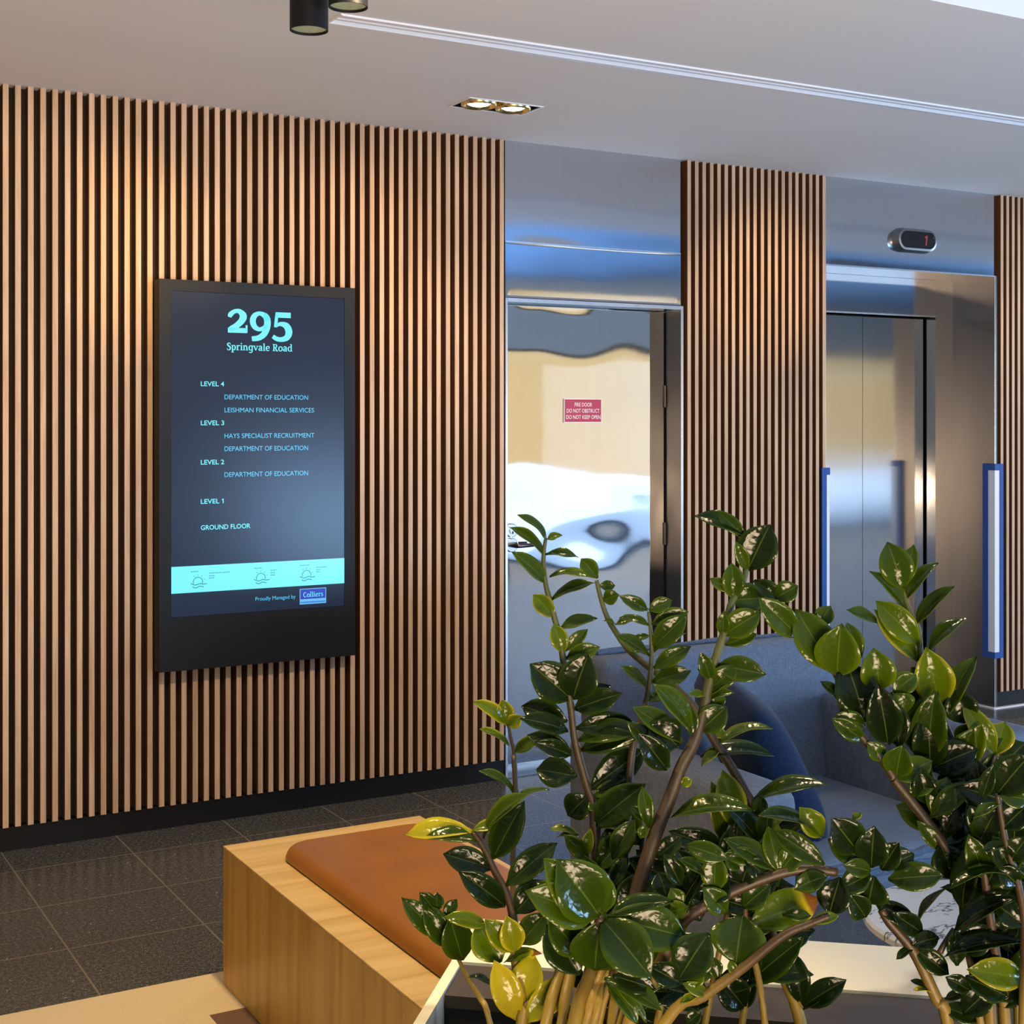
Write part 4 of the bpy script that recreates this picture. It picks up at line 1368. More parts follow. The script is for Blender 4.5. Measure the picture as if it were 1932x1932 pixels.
   (1.039,-3.7203,.9856,1.0457,-3.7248,1.0012,.0125,.5,.66),
   (1.0463,-3.7412,.934,1.0273,-3.7339,.9081,.021,.3,.47),
   (1.051,-3.7438,.9466,1.0518,-3.7609,.9209,.0267,.15,.07)]),
 ('L', .0022, .0055,
  [(1.0122,-3.4281,1.0775), (1.0126,-3.4362,1.0583), (1.0131,-3.4432,1.0419), (1.0094,-3.4499,1.0202), (1.0067,-3.4545,1.038), (1.0001,-3.4703,.9905), (.9899,-3.4839,.9439), (.9755,-3.5069,.8711), (.9689,-3.5266,.818), (.9655,-3.5522,.7577), (.9593,-3.5706,.7106), (.9659,-3.5744,.57)],
  [(1.01,-3.4268,1.0785,.9618,-3.4266,1.1159,.0178,.65,.5),
   (1.0117,-3.4278,1.0761,1.003,-3.4272,1.1129,.0231,.65,.13),
   (1.0122,-3.4281,1.0761,1.0238,-3.4437,1.091,.0189,.65,.22),
   (1.0101,-3.4347,1.0494,.9729,-3.4218,1.0756,.0088,.6,.25),
   (1.014,-3.4437,1.0415,1.035,-3.4737,1.067,.0171,.5,.35),
   (.9992,-3.4697,.9864,.9521,-3.4648,1.0282,.0092,.4,.88),
   (1.001,-3.4708,.9833,1.044,-3.484,.9941,.007,.4,.04)]),
 ('L', .0035, .0075,
  [(.8786,-3.5705,.9778), (.8883,-3.5865,.9557), (.8942,-3.5994,.9337), (.9035,-3.6176,.9052), (.9047,-3.6306,.8752), (.8993,-3.6456,.8307), (.899,-3.659,.7984), (.8932,-3.671,.7617), (.895,-3.6721,.57)],
  [(.8777,-3.5701,.9788,.8077,-3.5213,.9752,.0233,.8,.02),
   (.8804,-3.582,.9671,.8208,-3.5484,.9768,.0171,.3,.75),
   (.8909,-3.5976,.9356,.8372,-3.574,.9564,.0311,.1,.22),
   (.8902,-3.5772,.9692,.9219,-3.6233,1.0348,.0152,.45,.76),
   (.8966,-3.5912,.9462,.9157,-3.6322,1.0227,.0353,.2,.09),
   (.9019,-3.6167,.9175,.9562,-3.6449,.9694,.0309,.25,.95),
   (.901,-3.6162,.8911,.8398,-3.6163,.9423,.0309,.1,.51),
   (.9063,-3.6315,.8855,.9413,-3.6441,.9236,.0327,.15,.61),
   (.8769,-3.5696,.9797,.9137,-3.5879,.9886,.0121,.6,.29),
   (.8832,-3.6364,.8289,.8633,-3.6128,.8723,.0432,.55,.71),
   (.8969,-3.6442,.8418,.8662,-3.6308,.882,.0265,.6,.14),
   (.8993,-3.6456,.8418,.8865,-3.6476,.8864,.0285,.7,.67),
   (.905,-3.6488,.852,.928,-3.6698,.8914,.0305,.3,.43),
   (.8763,-3.6144,.8686,.8309,-3.5895,.8821,.0182,.55,.51),
   (.8876,-3.6678,.7663,.8659,-3.655,.8356,.0339,.95,.6),
   (.9006,-3.6599,.7827,.916,-3.661,.8373,.0361,.85,.52),
   (.8955,-3.6724,.7626,.958,-3.6897,.8149,.0329,.75,.32),
   (.8873,-3.6387,.8289,.9154,-3.6746,.8483,.0118,1.2,.3)]),
 ('L', .0025, .0045,
  [(.8713,-3.5433,.804), (.8738,-3.5653,.786), (.8782,-3.5892,.7687), (.8783,-3.6165,.7447), (.9067,-3.6327,.57)],
  [(.8754,-3.5457,.8031,.8538,-3.554,.8625,.0379,.3,.02),
   (.8587,-3.5362,.8205,.831,-3.529,.8761,.0297,.3,.72),
   (.8511,-3.5318,.832,.8051,-3.518,.8859,.0266,.3,.49),
   (.8428,-3.5271,.8697,.8233,-3.5296,.8949,.0194,.25,.49),
   (.8461,-3.529,.8677,.8492,-3.525,.8896,.0174,.25,.85),
   (.8553,-3.5342,.861,.8691,-3.5403,.8817,.0153,.3,.11),
   (.8713,-3.5638,.7879,.908,-3.5766,.7732,.0065,.3,.86)]),
 ('M', .005, .01,
  [(.9129,-3.8205,.9373), (.9145,-3.8101,.9132), (.9194,-3.7868,.8563), (.919,-3.7549,.7873), (.8937,-3.7404,.57)],
  [(.9121,-3.82,.9381,.8601,-3.8199,1.0067,.0596,.3,.74),
   (.9099,-3.8188,.9373,.8494,-3.8101,1.0073,.0479,.45,.53),
   (.9069,-3.8171,.9355,.8265,-3.8108,.9769,.0434,.4,.92),
   (.9086,-3.8067,.9218,.8638,-3.7647,.9686,.0363,.4,.03),
   (.9096,-3.7812,.8572,.8857,-3.7503,.9092,.0442,.12,.14),
   (.9103,-3.7816,.8824,.8732,-3.7758,.9271,.0368,.3,.61),
   (.9136,-3.8209,.9347,.9139,-3.8064,.8701,.0533,.3,.85),
   (.9143,-3.8213,.9355,.9397,-3.8795,.8856,.0497,.25,.52),
   (.9166,-3.8226,.9407,.9119,-3.8234,.9894,.0271,.35,.49),
   (.9197,-3.8244,.9368,1.0028,-3.8625,.9119,.0467,.3,.16),
   (.9204,-3.8248,.9376,.9868,-3.8554,.9555,.0195,.2,.02),
   (.9349,-3.7957,.8527,.9766,-3.8496,.8301,.0199,.3,.12),
   (.9434,-3.8005,.856,.979,-3.8346,.846,.0242,.06,.67),
   (.9803,-3.8216,.8674,1.0105,-3.8448,.8498,.0251,.06,.82),
   (.9377,-3.7973,.8478,.9613,-3.8275,.8082,.0182,.4,.73),
   (.9434,-3.8005,.8445,.9803,-3.8188,.8027,.0121,.5,.33),
   (1.0234,-3.8836,.9184,.9855,-3.8773,.8723,.0433,.15,.98)]),
 ('M', .0055, .0085,
  [(1.1812,-3.9277,.9769), (1.1473,-3.9055,.9794), (1.1132,-3.8832,.9695), (1.0655,-3.8517,.9436), (1.026,-3.8252,.9111), (1.009,-3.8124,.8687), (.9959,-3.8024,.8348), (.9761,-3.7875,.7871), (.9313,-3.7619,.57)],
  [(1.1677,-3.92,.9859,1.1215,-3.886,1.0233,.0252,.25,.24),
   (1.1204,-3.8873,.9769,1.0759,-3.8517,1.013,.0227,.25,.97),
   (1.1232,-3.8889,.9761,1.1211,-3.8738,1.0236,.0235,.35,.45),
   (1.1254,-3.8901,.9761,1.1441,-3.9018,1.0044,.0253,.35,.78),
   (1.0591,-3.848,.951,1.0598,-3.8484,.9931,.0288,.4,.72),
   (1.0519,-3.8439,.9667,1.0139,-3.8416,.995,.0108,.25,.3),
   (1.1665,-3.9165,1.0163,1.0881,-3.907,1.0577,.0108,.25,.86),
   (1.1672,-3.9169,1.0188,1.1407,-3.9106,1.053,.0261,.55,.68),
   (1.0713,-3.855,.9255,1.0428,-3.8505,.9569,.0262,.35,.35),
   (1.0884,-3.8648,.9222,1.0654,-3.8805,.8757,.0586,.3,.36),
   (1.0942,-3.868,.9098,1.1779,-3.8942,.9356,.0411,1.1,.22),
   (1.0884,-3.8648,.9312,1.1095,-3.8876,.9615,.0253,.25,.92),
   (1.1394,-3.901,.958,1.159,-3.9308,.9764,.0226,.2,.07),
   (1.1275,-3.8914,.9243,1.1559,-3.9079,.9236,.0126,.3,.87),
   (1.0297,-3.8312,1.0063,1.0563,-3.8712,.9981,.021,.3,.75),
   (1.0727,-3.8558,.9931,1.036,-3.8284,.998,.0227,.2,.08),
   (1.067,-3.8525,.9947,1.1073,-3.8751,.9913,.0192,.3,.51),
   (1.0698,-3.8541,.9964,1.0851,-3.8663,.9808,.021,.25,.96),
   (1.0146,-3.8187,.9243,1.0261,-3.8361,.9341,.0193,.45,.25),
   (1.026,-3.8252,.9309,1.0167,-3.8185,.952,.0193,.4,.32),
   (1.026,-3.8252,.9573,1.0043,-3.8244,.9951,.0193,.08,.7),
   (1.0326,-3.8329,.9733,1.0245,-3.8217,.9979,.021,.1,.24),
   (1.087,-3.864,.9601,1.0933,-3.8717,.9876,.0262,.05,.25),
   (1.1075,-3.8799,.9745,1.0876,-3.8736,.989,.0227,.06,.6),
   (1.0461,-3.8367,.9144,1.039,-3.8298,.9384,.021,.1,.07),
   (1.0526,-3.8443,.9403,1.0733,-3.855,.9631,.028,.06,.55),
   (1.2017,-3.9394,1.0023,1.1669,-3.9378,1.0424,.0402,.1,.1),
   (1.2164,-3.9478,.9822,1.21,-3.959,1.0319,.0351,.08,.15),
   (1.2136,-3.9462,.987,1.1813,-3.9155,1.0121,.0282,.2,.68),
   (1.2157,-3.9474,.9781,1.1837,-3.9392,.9881,.0197,.3,.57),
   (1.2157,-3.9474,.9741,1.1844,-3.9322,.9587,.0265,.2,.07),
   (1.2199,-3.9498,.9725,1.2169,-3.9428,.9386,.0402,.15,.41),
   (1.234,-3.9579,.9684,1.2715,-4.0043,.9803,.03,.25,.19),
   (1.2326,-3.957,.9838,1.2568,-3.9751,.9994,.0265,.12,.71),
   (1.1968,-3.9366,1.0379,1.2087,-3.9394,1.0466,.0072,.6,.87),
   (1.1842,-3.9294,.9709,1.1699,-3.9264,.9296,.0351,.03,.11),
   (1.1933,-3.9346,.9515,1.2155,-3.9397,.9209,.0265,.15,.36),
   (1.166,-3.919,.9725,1.1319,-3.9112,.9613,.0214,.3,.87),
   (1.227,-3.9538,.9797,1.2344,-3.9729,1.0143,.0257,.1,.24)]),
 ('M', .004, .0075,
  [(1.1451,-3.9531,.9384), (1.1284,-3.9389,.9281), (1.1045,-3.9183,.9115), (1.0692,-3.886,.8687), (1.0356,-3.8559,.8324), (1.0003,-3.8244,.7939), (.897,-3.7654,.57)],
  [(1.1284,-3.9389,.9289,1.1542,-3.9571,.9388,.0119,.5,.77),
   (1.0622,-3.8819,.8606,1.0598,-3.8772,.8773,.0103,.5,.01),
   (1.0413,-3.8591,.834,1.0129,-3.8511,.8499,.0138,.5,.96),
   (1.0328,-3.8542,.834,1.0116,-3.8447,.8268,.0086,.6,.32),
   (1.0214,-3.8478,.8422,1.033,-3.8566,.8658,.019,.45,.22),
   (1.0512,-3.8648,.8536,1.0473,-3.8592,.877,.0156,.25,.34),
   (1.0245,-3.8382,.7956,1.0378,-3.8476,.8094,.0157,.2,.01)]),
 ('R', .005, .008,
  [(1.2414,-3.9391,.9252), (1.2482,-3.9456,.9105), (1.2578,-3.9539,.8967), (1.2717,-3.9665,.8722), (1.2875,-3.9838,.8231), (1.2957,-3.9931,.7957), (1.3237,-4.0091,.57)],
  [(1.2748,-3.9636,.9097,1.2392,-3.9345,.9315,.0216,.05,.18),
   (1.2811,-3.9672,.8983,1.24,-3.9629,.9269,.0225,.05,.36),
   (1.295,-3.9798,.8949,1.263,-3.9708,.8898,.0198,.03,.53),
   (1.2696,-3.9653,.8819,1.2952,-3.9935,.8564,.0233,.15,.3),
   (1.2696,-3.9653,.8835,1.245,-3.9618,.8737,.009,.12,.25),
   (1.2755,-3.964,.9081,1.3128,-3.9727,.9504,.0073,.15,.26),
   (1.2861,-3.983,.8304,1.2657,-3.9698,.8358,.0055,.8,.87),
   (1.2818,-3.9806,.8336,1.2644,-3.9672,.8449,.0072,.05,.21),
   (1.2959,-3.9886,.8231,1.3123,-4.0092,.8367,.0103,.05,.05),
   (1.2945,-3.9878,.815,1.3153,-4.0209,.8066,.0206,.15,.2)]),
 ('R', .0025, .004,
  [(1.302,-3.9967,.9095), (1.2929,-3.9915,.8925), (1.2879,-3.9887,.8812)],
  []),
 ('R', .003, .008,
  [(1.1825,-3.7902,1.2887), (1.196,-3.8037,1.2709), (1.2125,-3.8213,1.244), (1.2291,-3.8386,1.219), (1.2468,-3.8568,1.1938), (1.2475,-3.8674,1.1503), (1.2641,-3.8864,1.1177), (1.2766,-3.8997,1.0984), (1.2871,-3.9126,1.0743), (1.2882,-3.9144,1.0698), (1.301,-3.9289,1.0464), (1.3157,-3.9459,1.0184), (1.3259,-3.9581,.9968), (1.3402,-3.9772,.9584), (1.345,-3.9898,.9202), (1.3446,-4.0048,.8597), (1.3405,-4.0187,.7957), (1.3501,-4.0242,.57)],
  [(1.1955,-3.7977,1.2896,1.2143,-3.8172,1.3054,.0251,.3,.53),
   (1.214,-3.8222,1.2414,1.1586,-3.815,1.2912,.0305,.35,.07),
   (1.2401,-3.853,1.2002,1.2098,-3.8258,1.2735,.0431,.4,.66),
   (1.2353,-3.8343,1.2562,1.2482,-3.8418,1.2798,.0213,.35,.58),
   (1.2462,-3.8565,1.1944,1.232,-3.878,1.2588,.0505,.45,.36),
   (1.2702,-3.8702,1.2117,1.2656,-3.8554,1.2581,.0229,.4,.06),
   (1.2648,-3.8868,1.14,1.2543,-3.8675,1.2097,.0482,.05,.88),
   (1.2855,-3.9048,1.113,1.2548,-3.9209,1.1881,.039,.03,.65),
   (1.2981,-3.912,1.1095,1.2889,-3.9108,1.1641,.0299,.03,.6),
   (1.2468,-3.867,1.1641,1.2213,-3.857,1.1893,.0113,.15,.28),
   (1.2633,-3.8859,1.1169,1.2241,-3.876,1.1449,.0209,.3,.56),
   (1.2648,-3.8868,1.1349,1.2314,-3.8749,1.1499,.0209,.3,.79),
   (1.2818,-3.9027,1.0941,1.2615,-3.8963,1.1157,.0199,.35,.14),
   (1.2901,-3.9143,1.0743,1.2865,-3.9271,1.1139,.0334,.35,.06),
   (1.2864,-3.9133,1.0711,1.3286,-3.9343,1.093,.028,.4,.29),
   (1.2864,-3.8896,1.1775,1.2702,-3.898,1.229,.0393,.45,.83),
   (1.3014,-3.8982,1.1762,1.324,-3.9131,1.1972,.0256,.4,.08),
   (1.3103,-3.9127,1.152,1.297,-3.9073,1.1747,.0291,.35,.16),
   (1.3238,-3.9569,.9877,1.3005,-3.9424,1.0234,.0162,.35,.12),
   (1.3157,-3.9459,1.0276,1.3526,-3.9775,1.0727,.0238,.3,.89),
   (1.3309,-3.9719,.9568,1.3195,-3.9598,.9966,.0376,.05,.07),
   (1.3245,-3.9573,.9968,1.3626,-3.9673,1.0238,.0264,.06,.66),
   (1.3244,-3.9508,1.0251,1.3351,-3.9538,1.0743,.0335,.3,.74),
   (1.3331,-3.9622,.9802,1.3433,-3.9592,1.0228,.0334,.1,.13),
   (1.301,-3.9289,1.0514,1.3241,-3.9378,1.0822,.0283,.35,.84),
   (1.3387,-3.9764,.9584,1.3386,-3.9701,.998,.0262,.08,.03),
   (1.3184,-3.9388,1.043,1.3058,-3.9399,1.0849,.0266,.08,.44),
   (1.3274,-3.959,1.0101,1.3429,-3.9726,1.0543,.0299,.05,.49),
   (1.3407,-3.9874,.9317,1.3037,-3.9813,.9549,.0104,.15,.98)]),
 ('R', .0025, .0075,
  [(1.3818,-3.835,1.2922), (1.3826,-3.8386,1.2817), (1.384,-3.8446,1.2642), (1.3891,-3.8542,1.2433), (1.3863,-3.8617,1.2122), (1.3874,-3.8726,1.178), (1.3892,-3.884,1.1441), (1.3902,-3.8924,1.1189), (1.3913,-3.9018,1.0906), (1.3912,-3.9097,1.0647), (1.3881,-3.9275,1.0017), (1.383,-3.952,.9156), (1.3612,-3.9845,.7784), (1.3666,-3.9876,.57)],
  [(1.3818,-3.835,1.2931,1.3656,-3.8254,1.3524,.0394,.35,.51),
   (1.3846,-3.8366,1.2986,1.3998,-3.8352,1.3499,.0202,.4,.18),
   (1.3809,-3.8428,1.2651,1.3507,-3.8141,1.3168,.0163,.4,.75),
   (1.3842,-3.8395,1.2808,1.4161,-3.8566,1.3291,.0163,.35,.99),
   (1.3863,-3.8526,1.2479,1.4122,-3.8885,1.3,.0162,.35,.03),
   (1.384,-3.8604,1.2248,1.3393,-3.8353,1.2778,.0333,.5,.85),
   (1.3825,-3.8595,1.2023,1.3412,-3.8297,1.2662,.0276,.6,.02),
   (1.3487,-3.8244,1.2479,1.3041,-3.8175,1.27,.0125,.4,.3),
   (1.3949,-3.8666,1.2131,1.4367,-3.8881,1.2595,.0162,.35,.86),
   (1.3938,-3.8866,1.1468,1.3641,-3.8951,1.2197,.0452,.6,.66),
   (1.3928,-3.8939,1.1295,1.4288,-3.9103,1.209,.0263,.4,.35),
   (1.3575,-3.8659,1.1423,1.3734,-3.8695,1.185,.033,.45,.81),
   (1.3561,-3.8817,1.0853,1.3594,-3.9124,1.1664,.0449,.4,.95),
   (1.4156,-3.9069,1.126,1.4049,-3.9064,1.1685,.0385,.1,.67),
   (1.3668,-3.8712,1.1423,1.3344,-3.8649,1.1648,.0292,.08,.81),
   (1.3807,-3.8791,1.153,1.3679,-3.8796,1.1827,.0245,.45,.29),
   (1.3859,-3.8717,1.1744,1.3657,-3.8675,1.1952,.0208,.5,.83),
   (1.3867,-3.8992,1.0853,1.3699,-3.8919,1.1122,.0355,.05,.19)]),
 ('R', .0035, .006,
  [(1.3991,-3.891,1.1274), (1.405,-3.9051,1.095), (1.4109,-3.918,1.067), (1.4167,-3.9308,1.0393), (1.4178,-3.9437,1.0015), (1.4067,-3.9689,.9034), (1.3837,-3.9973,.7784), (1.3877,-3.9996,.57)],
  [(1.3872,-3.9045,1.0441,1.3912,-3.9417,1.1238,.0364,.4,.76),
   (1.4094,-3.9171,1.074,1.4138,-3.9367,1.1274,.028,.5,.14),
   (1.4066,-3.906,1.0985,1.4181,-3.9205,1.1247,.0244,.5,.08),
   (1.4422,-3.9359,1.0881,1.4102,-3.9159,1.1503,.0261,.55,.81),
   (1.4422,-3.9359,1.0881,1.4602,-3.9346,1.1268,.0326,.6,.64),
   (1.419,-3.9321,1.0428,1.4223,-3.9514,1.0936,.0232,.25,.55),
   (1.443,-3.9363,1.067,1.4711,-3.9563,1.103,.0429,.12,.23)]),
 ('R', .002, .005,
  [(1.4241,-3.9513,1.0934), (1.4131,-3.9518,1.0706), (1.399,-3.9513,1.0463), (1.3931,-3.9624,.9964), (1.3767,-3.9854,.8875), (1.3594,-4.0065,.7869), (1.3628,-4.0084,.57)],
  []),
 ('R', .003, .006,
  [(1.2841,-4.0786,1.0913), (1.2917,-4.0778,1.0608), (1.2998,-4.0775,1.0318), (1.3147,-4.0791,.9911), (1.3262,-4.0788,.9503), (1.3332,-4.0748,.9009), (1.3418,-4.0655,.8127), (1.3403,-4.0647,.57)],
  [(1.2841,-4.0786,1.0921,1.2956,-4.1106,1.1381,.0391,.1,.29),
   (1.2848,-4.079,1.0916,1.315,-4.0942,1.0847,.0228,.3,.02),
   (1.2688,-4.0699,1.0859,1.2698,-4.084,1.1253,.0155,.1,.05),
   (1.2868,-4.0802,1.0806,1.2554,-4.0711,1.0689,.0098,.4,.66),
   (1.293,-4.0786,1.0516,1.308,-4.0963,1.0769,.0278,.05,.58),
   (1.2991,-4.0771,1.0318,1.2696,-4.0721,1.0287,.0098,.15,.87),
   (1.3045,-4.0802,1.0132,1.3106,-4.096,1.0411,.0246,.15,.18),
   (1.312,-4.0775,.9943,1.2455,-4.0479,.9889,.0079,.25,.86),
   (1.3222,-4.0765,.9659,1.2623,-4.0347,.93,.0198,.05,.97),
   (1.3319,-4.074,.9119,1.2619,-4.0258,.899,.0182,.12,.38),
   (1.3093,-4.076,.9989,1.2877,-4.0715,1.0382,.0247,.05,.71),
   (1.3161,-4.0799,.9834,1.2929,-4.0748,1.0043,.0247,.06,.85),
   (1.3271,-4.0793,.9347,1.3063,-4.0591,.9556,.0281,.05,.76)]),
 ('R', .004, .007,
  [(1.2953,-4.039,1.0287), (1.3049,-4.0404,.9898), (1.3138,-4.0404,.9408), (1.3267,-4.0411,.8752), (1.34,-4.0415,.8042), (1.3514,-4.048,.57)],
  [(1.3543,-4.0569,.8593,1.287,-4.04,.8777,.032,.6,.48),
   (1.2936,-4.0222,.8625,1.3296,-4.0525,.8429,.0303,.1,.86),
   (1.3077,-4.0419,.9739,1.3149,-4.0633,1.018,.0301,.06,.34),
   (1.3138,-4.0404,.9408,1.332,-4.0642,.9763,.0285,.2,.69),
   (1.3049,-4.0404,.9818,1.2801,-4.0427,1.0319,.0268,.3,.81),
   (1.2967,-4.0397,1.0224,1.2983,-4.0622,1.0654,.0284,.12,.56),
   (1.3152,-4.0412,.925,1.2918,-4.0217,.8913,.0319,.05,.75),
   (1.3226,-4.0387,.907,1.3376,-4.0594,.9298,.027,.05,.01),
   (1.324,-4.0395,.8514,1.2956,-4.0183,.8177,.0303,.06,.96),
   (1.3317,-4.0367,.8249,1.3522,-4.0468,.8499,.0288,.1,.3),
   (1.3008,-4.038,1.0056,1.3184,-4.0444,1.0362,.0151,.5,.69),
   (1.2994,-4.0413,1.0413,1.2847,-4.0384,1.0663,.0217,.08,.62),
   (1.2977,-4.0245,.8466,1.2723,-4.0151,.8626,.0185,.06,.58),
   (1.2853,-4.0174,.8752,1.2852,-4.0154,.9159,.0202,.1,.11)]),
 ('M', .003, .005,
  [(1.1911,-3.7491,.932), (1.18,-3.7571,.8932), (1.1716,-3.7703,.8454), (1.1753,-3.785,.8143), (1.1708,-3.8066,.753), (1.1839,-3.8141,.57)],
  [(1.1911,-3.7491,.9284,1.1686,-3.7403,.9618,.0285,.15,.95),
   (1.1911,-3.7491,.9284,1.2165,-3.76,.9526,.0285,.12,.28),
   (1.1816,-3.758,.911,1.1454,-3.7498,.9288,.0302,.06,.69),
   (1.1816,-3.758,.9021,1.205,-3.7873,.9244,.0302,.06,.39),
   (1.1816,-3.758,.8843,1.1565,-3.7443,.8934,.0283,.05,.41),
   (1.1831,-3.7589,.8754,1.2017,-3.7885,.8953,.0283,.05,.88),
   (1.1747,-3.772,.8631,1.2025,-3.7821,.8702,.0244,.06,.3),
   (1.1747,-3.772,.8543,1.1494,-3.7589,.8671,.0244,.1,.98)]),
 ('M', .003, .005,
  [(1.1472,-3.701,.9076), (1.1268,-3.7012,.8893), (1.1014,-3.6995,.8733), (1.0575,-3.706,.8192), (1.0169,-3.7187,.7564), (.9864,-3.7013,.57)],
  [(1.1472,-3.701,.9094,1.1273,-3.6763,.9476,.025,.12,.7),
   (1.1472,-3.701,.9094,1.1472,-3.692,.9378,.025,.2,.22),
   (1.13,-3.7029,.8929,1.0933,-3.6925,.9247,.0268,.06,.74),
   (1.13,-3.7029,.8929,1.1582,-3.7073,.9221,.0249,.06,.32),
   (1.0781,-3.6861,.8894,1.0627,-3.6924,.9295,.0285,.25,.38),
   (1.0796,-3.687,.8894,1.0951,-3.7051,.9189,.0285,.25,.37),
   (1.0578,-3.6745,.9074,1.046,-3.6665,.925,.0171,.5,.9),
   (1.036,-3.6621,.9432,1.057,-3.6789,.9929,.0266,.3,.25),
   (1.036,-3.6621,.9074,1.0505,-3.6694,.943,.019,.2,.56)]),
 ('R', .0028, .0055,
  [(1.3925,-3.9563,1.0481), (1.3892,-3.9693,.9592), (1.3781,-3.9941,.7784), (1.3833,-3.9971,.57)],
  [(1.3941,-3.9572,1.026,1.4673,-3.9855,1.0137,.0417,.03,.58),
   (1.3942,-3.9573,1.0243,1.3252,-3.9376,1.0477,.0393,.14,.19),
   (1.3879,-3.9686,.977,1.4059,-3.9924,1.0452,.0273,.03,.12),
   (1.3758,-3.9928,.8208,1.3956,-4.0014,.8967,.0243,.14,.44),
   (1.3759,-3.9929,.8186,1.3571,-3.9863,.8773,.0235,.03,.37),
   (1.3957,-3.9581,1.0045,1.368,-3.955,1.0691,.0279,.1,.11),
   (1.3885,-3.969,.9681,1.4293,-4.0008,.9757,.0214,.06,.59),
   (1.3874,-3.9683,.9837,1.3514,-3.9728,1.0502,.0356,.06,.52),
   (1.3753,-3.9926,.8292,1.3963,-4.0204,.8845,.0286,.3,.7),
   (1.3921,-3.971,.9049,1.3657,-3.9718,.9782,.0294,.06,.84),
   (1.3896,-3.9696,.9508,1.4412,-4.0084,.9792,.0207,.1,.52),
   (1.3919,-3.9709,.9076,1.4228,-3.9999,.9414,.0296,.3,1),
   (1.3888,-3.9691,.9638,1.4357,-4.0021,.9737,.0299,.3,.56),
   (1.389,-3.9692,.9616,1.348,-3.9753,1.0238,.0263,.14,.72),
   (1.3762,-3.993,.8139,1.3699,-4.0032,.895,.0294,.03,.44),
   (1.3863,-3.9677,.9977,1.3561,-3.9685,1.0604,.0248,.3,.9),
   (1.3932,-3.9716,.884,1.4121,-3.9813,.931,.0275,.06,.46),
   (1.3889,-3.9692,.9635,1.4197,-4.0012,.9489,.0365,.14,.53),
   (1.3932,-3.9567,1.0376,1.3863,-3.9562,1.0897,.0319,.1,.75)]),
 ('R', .0028, .0055,
  [(1.3978,-4.0054,1.0716), (1.3829,-4.0142,.9662), (1.3684,-4.0347,.7954), (1.3713,-4.0363,.57)],
  [(1.3834,-4.0145,.9851,1.322,-3.9995,1.0399,.0318,.06,.52),
   (1.3659,-4.0332,.8783,1.3601,-4.025,.9238,.0335,.03,.79),
   (1.3964,-4.0046,1.0168,1.4078,-3.9992,1.0786,.025,.03,.19),
   (1.3677,-4.0343,.8183,1.3734,-4.0605,.8977,.0395,.2,.5),
   (1.3967,-4.0047,1.0272,1.4422,-4.0256,1.0718,.0229,.14,.19),
   (1.3831,-4.0143,.9735,1.3682,-4.0337,1.0546,.033,.03,.54),
   (1.3972,-4.005,1.048,1.33,-3.9857,1.0719,.0346,.03,.76),
   (1.3836,-4.0146,.9444,1.3235,-3.9977,.9649,.0199,.14,.29),
   (1.3842,-4.0149,1.017,1.4506,-4.0328,1.0627,.0291,.14,.91),
   (1.3837,-4.0146,.9956,1.4388,-4.0507,1.0319,.0278,.06,.49),
   (1.3969,-4.0049,1.0367,1.457,-4.0386,1.0522,.0208,.14,.54),
   (1.3966,-4.0047,1.0244,1.4107,-3.9971,1.0759,.0336,.14,.14),
   (1.3853,-4.0156,.8888,1.3583,-3.9842,.9247,.0273,.06,.62),
   (1.3671,-4.0339,.8394,1.4205,-4.0607,.8476,.0238,.1,.3),
   (1.3842,-4.015,1.0178,1.4221,-4.0383,.9967,.0191,.2,.75),
   (1.3833,-4.0144,.9536,1.3846,-4.0152,1.0096,.0192,.2,.92),
   (1.3832,-4.0143,.9761,1.4319,-4.0326,.9696,.0223,.14,.64),
   (1.3674,-4.0341,.8276,1.368,-4.0481,.8795,.0401,.08,.68)]),
 ('R', .0028, .0055,
  [(1.3232,-3.9858,.9742), (1.3162,-4.0006,.9031), (1.3142,-4.0267,.8039), (1.3285,-4.0349,.57)],
  [(1.3247,-3.9867,.9539,1.3419,-4.0074,1.0124,.0275,.1,.81),
   (1.3157,-4.0003,.9107,1.3493,-4.014,.9742,.0324,.1,.87),
   (1.3144,-3.9996,.9285,1.3154,-4.0166,1.0105,.0269,.03,.98),
   (1.3094,-4.024,.8356,1.3766,-4.0488,.8419,.0252,.06,.21),
   (1.3226,-4.0043,.8606,1.3502,-4.0161,.8998,.0315,.06,.66),
   (1.325,-3.9868,.9504,1.363,-3.9967,.9964,.0269,.06,.86),
   (1.3181,-4.0017,.8907,1.3474,-4.0132,.9429,.0227,.1,.87),
   (1.3154,-4.0002,.9137,1.3491,-4.0439,.9531,.0236,.06,.33),
   (1.3255,-3.9871,.9436,1.3813,-4.0362,.9592,.0306,.1,.79),
   (1.3214,-4.0036,.8689,1.3293,-4.0303,.925,.0379,.08,.17),
   (1.3243,-3.9864,.96,1.3591,-4.0354,.9791,.0216,.06,.31)]),
 ('R', .0028, .0055,
  [(1.344,-3.9055,1.1099), (1.3574,-3.9238,1.0318), (1.3713,-3.9457,.929), (1.374,-3.9687,.7698), (1.3841,-3.9745,.57)],
  [(1.3622,-3.9265,1.0098,1.4294,-3.9598,1.0122,.0252,.06,.56),
   (1.3497,-3.9088,1.0874,1.3347,-3.9337,1.173,.0387,.3,.4),
   (1.3649,-3.9281,.9973,1.4122,-3.9491,.9754,.0356,.1,.51),
   (1.3524,-3.9104,1.0765,1.3338,-3.9247,1.1483,.0389,.08,.85),
   (1.3628,-3.9269,1.0069,1.3221,-3.8876,1.0271,.0353,.4,.98),
   (1.3528,-3.9105,1.0753,1.3861,-3.9517,1.1047,.0403,.03,.97),
   (1.3503,-3.9198,1.0598,1.3876,-3.9621,1.0406,.0325,.14,.03),
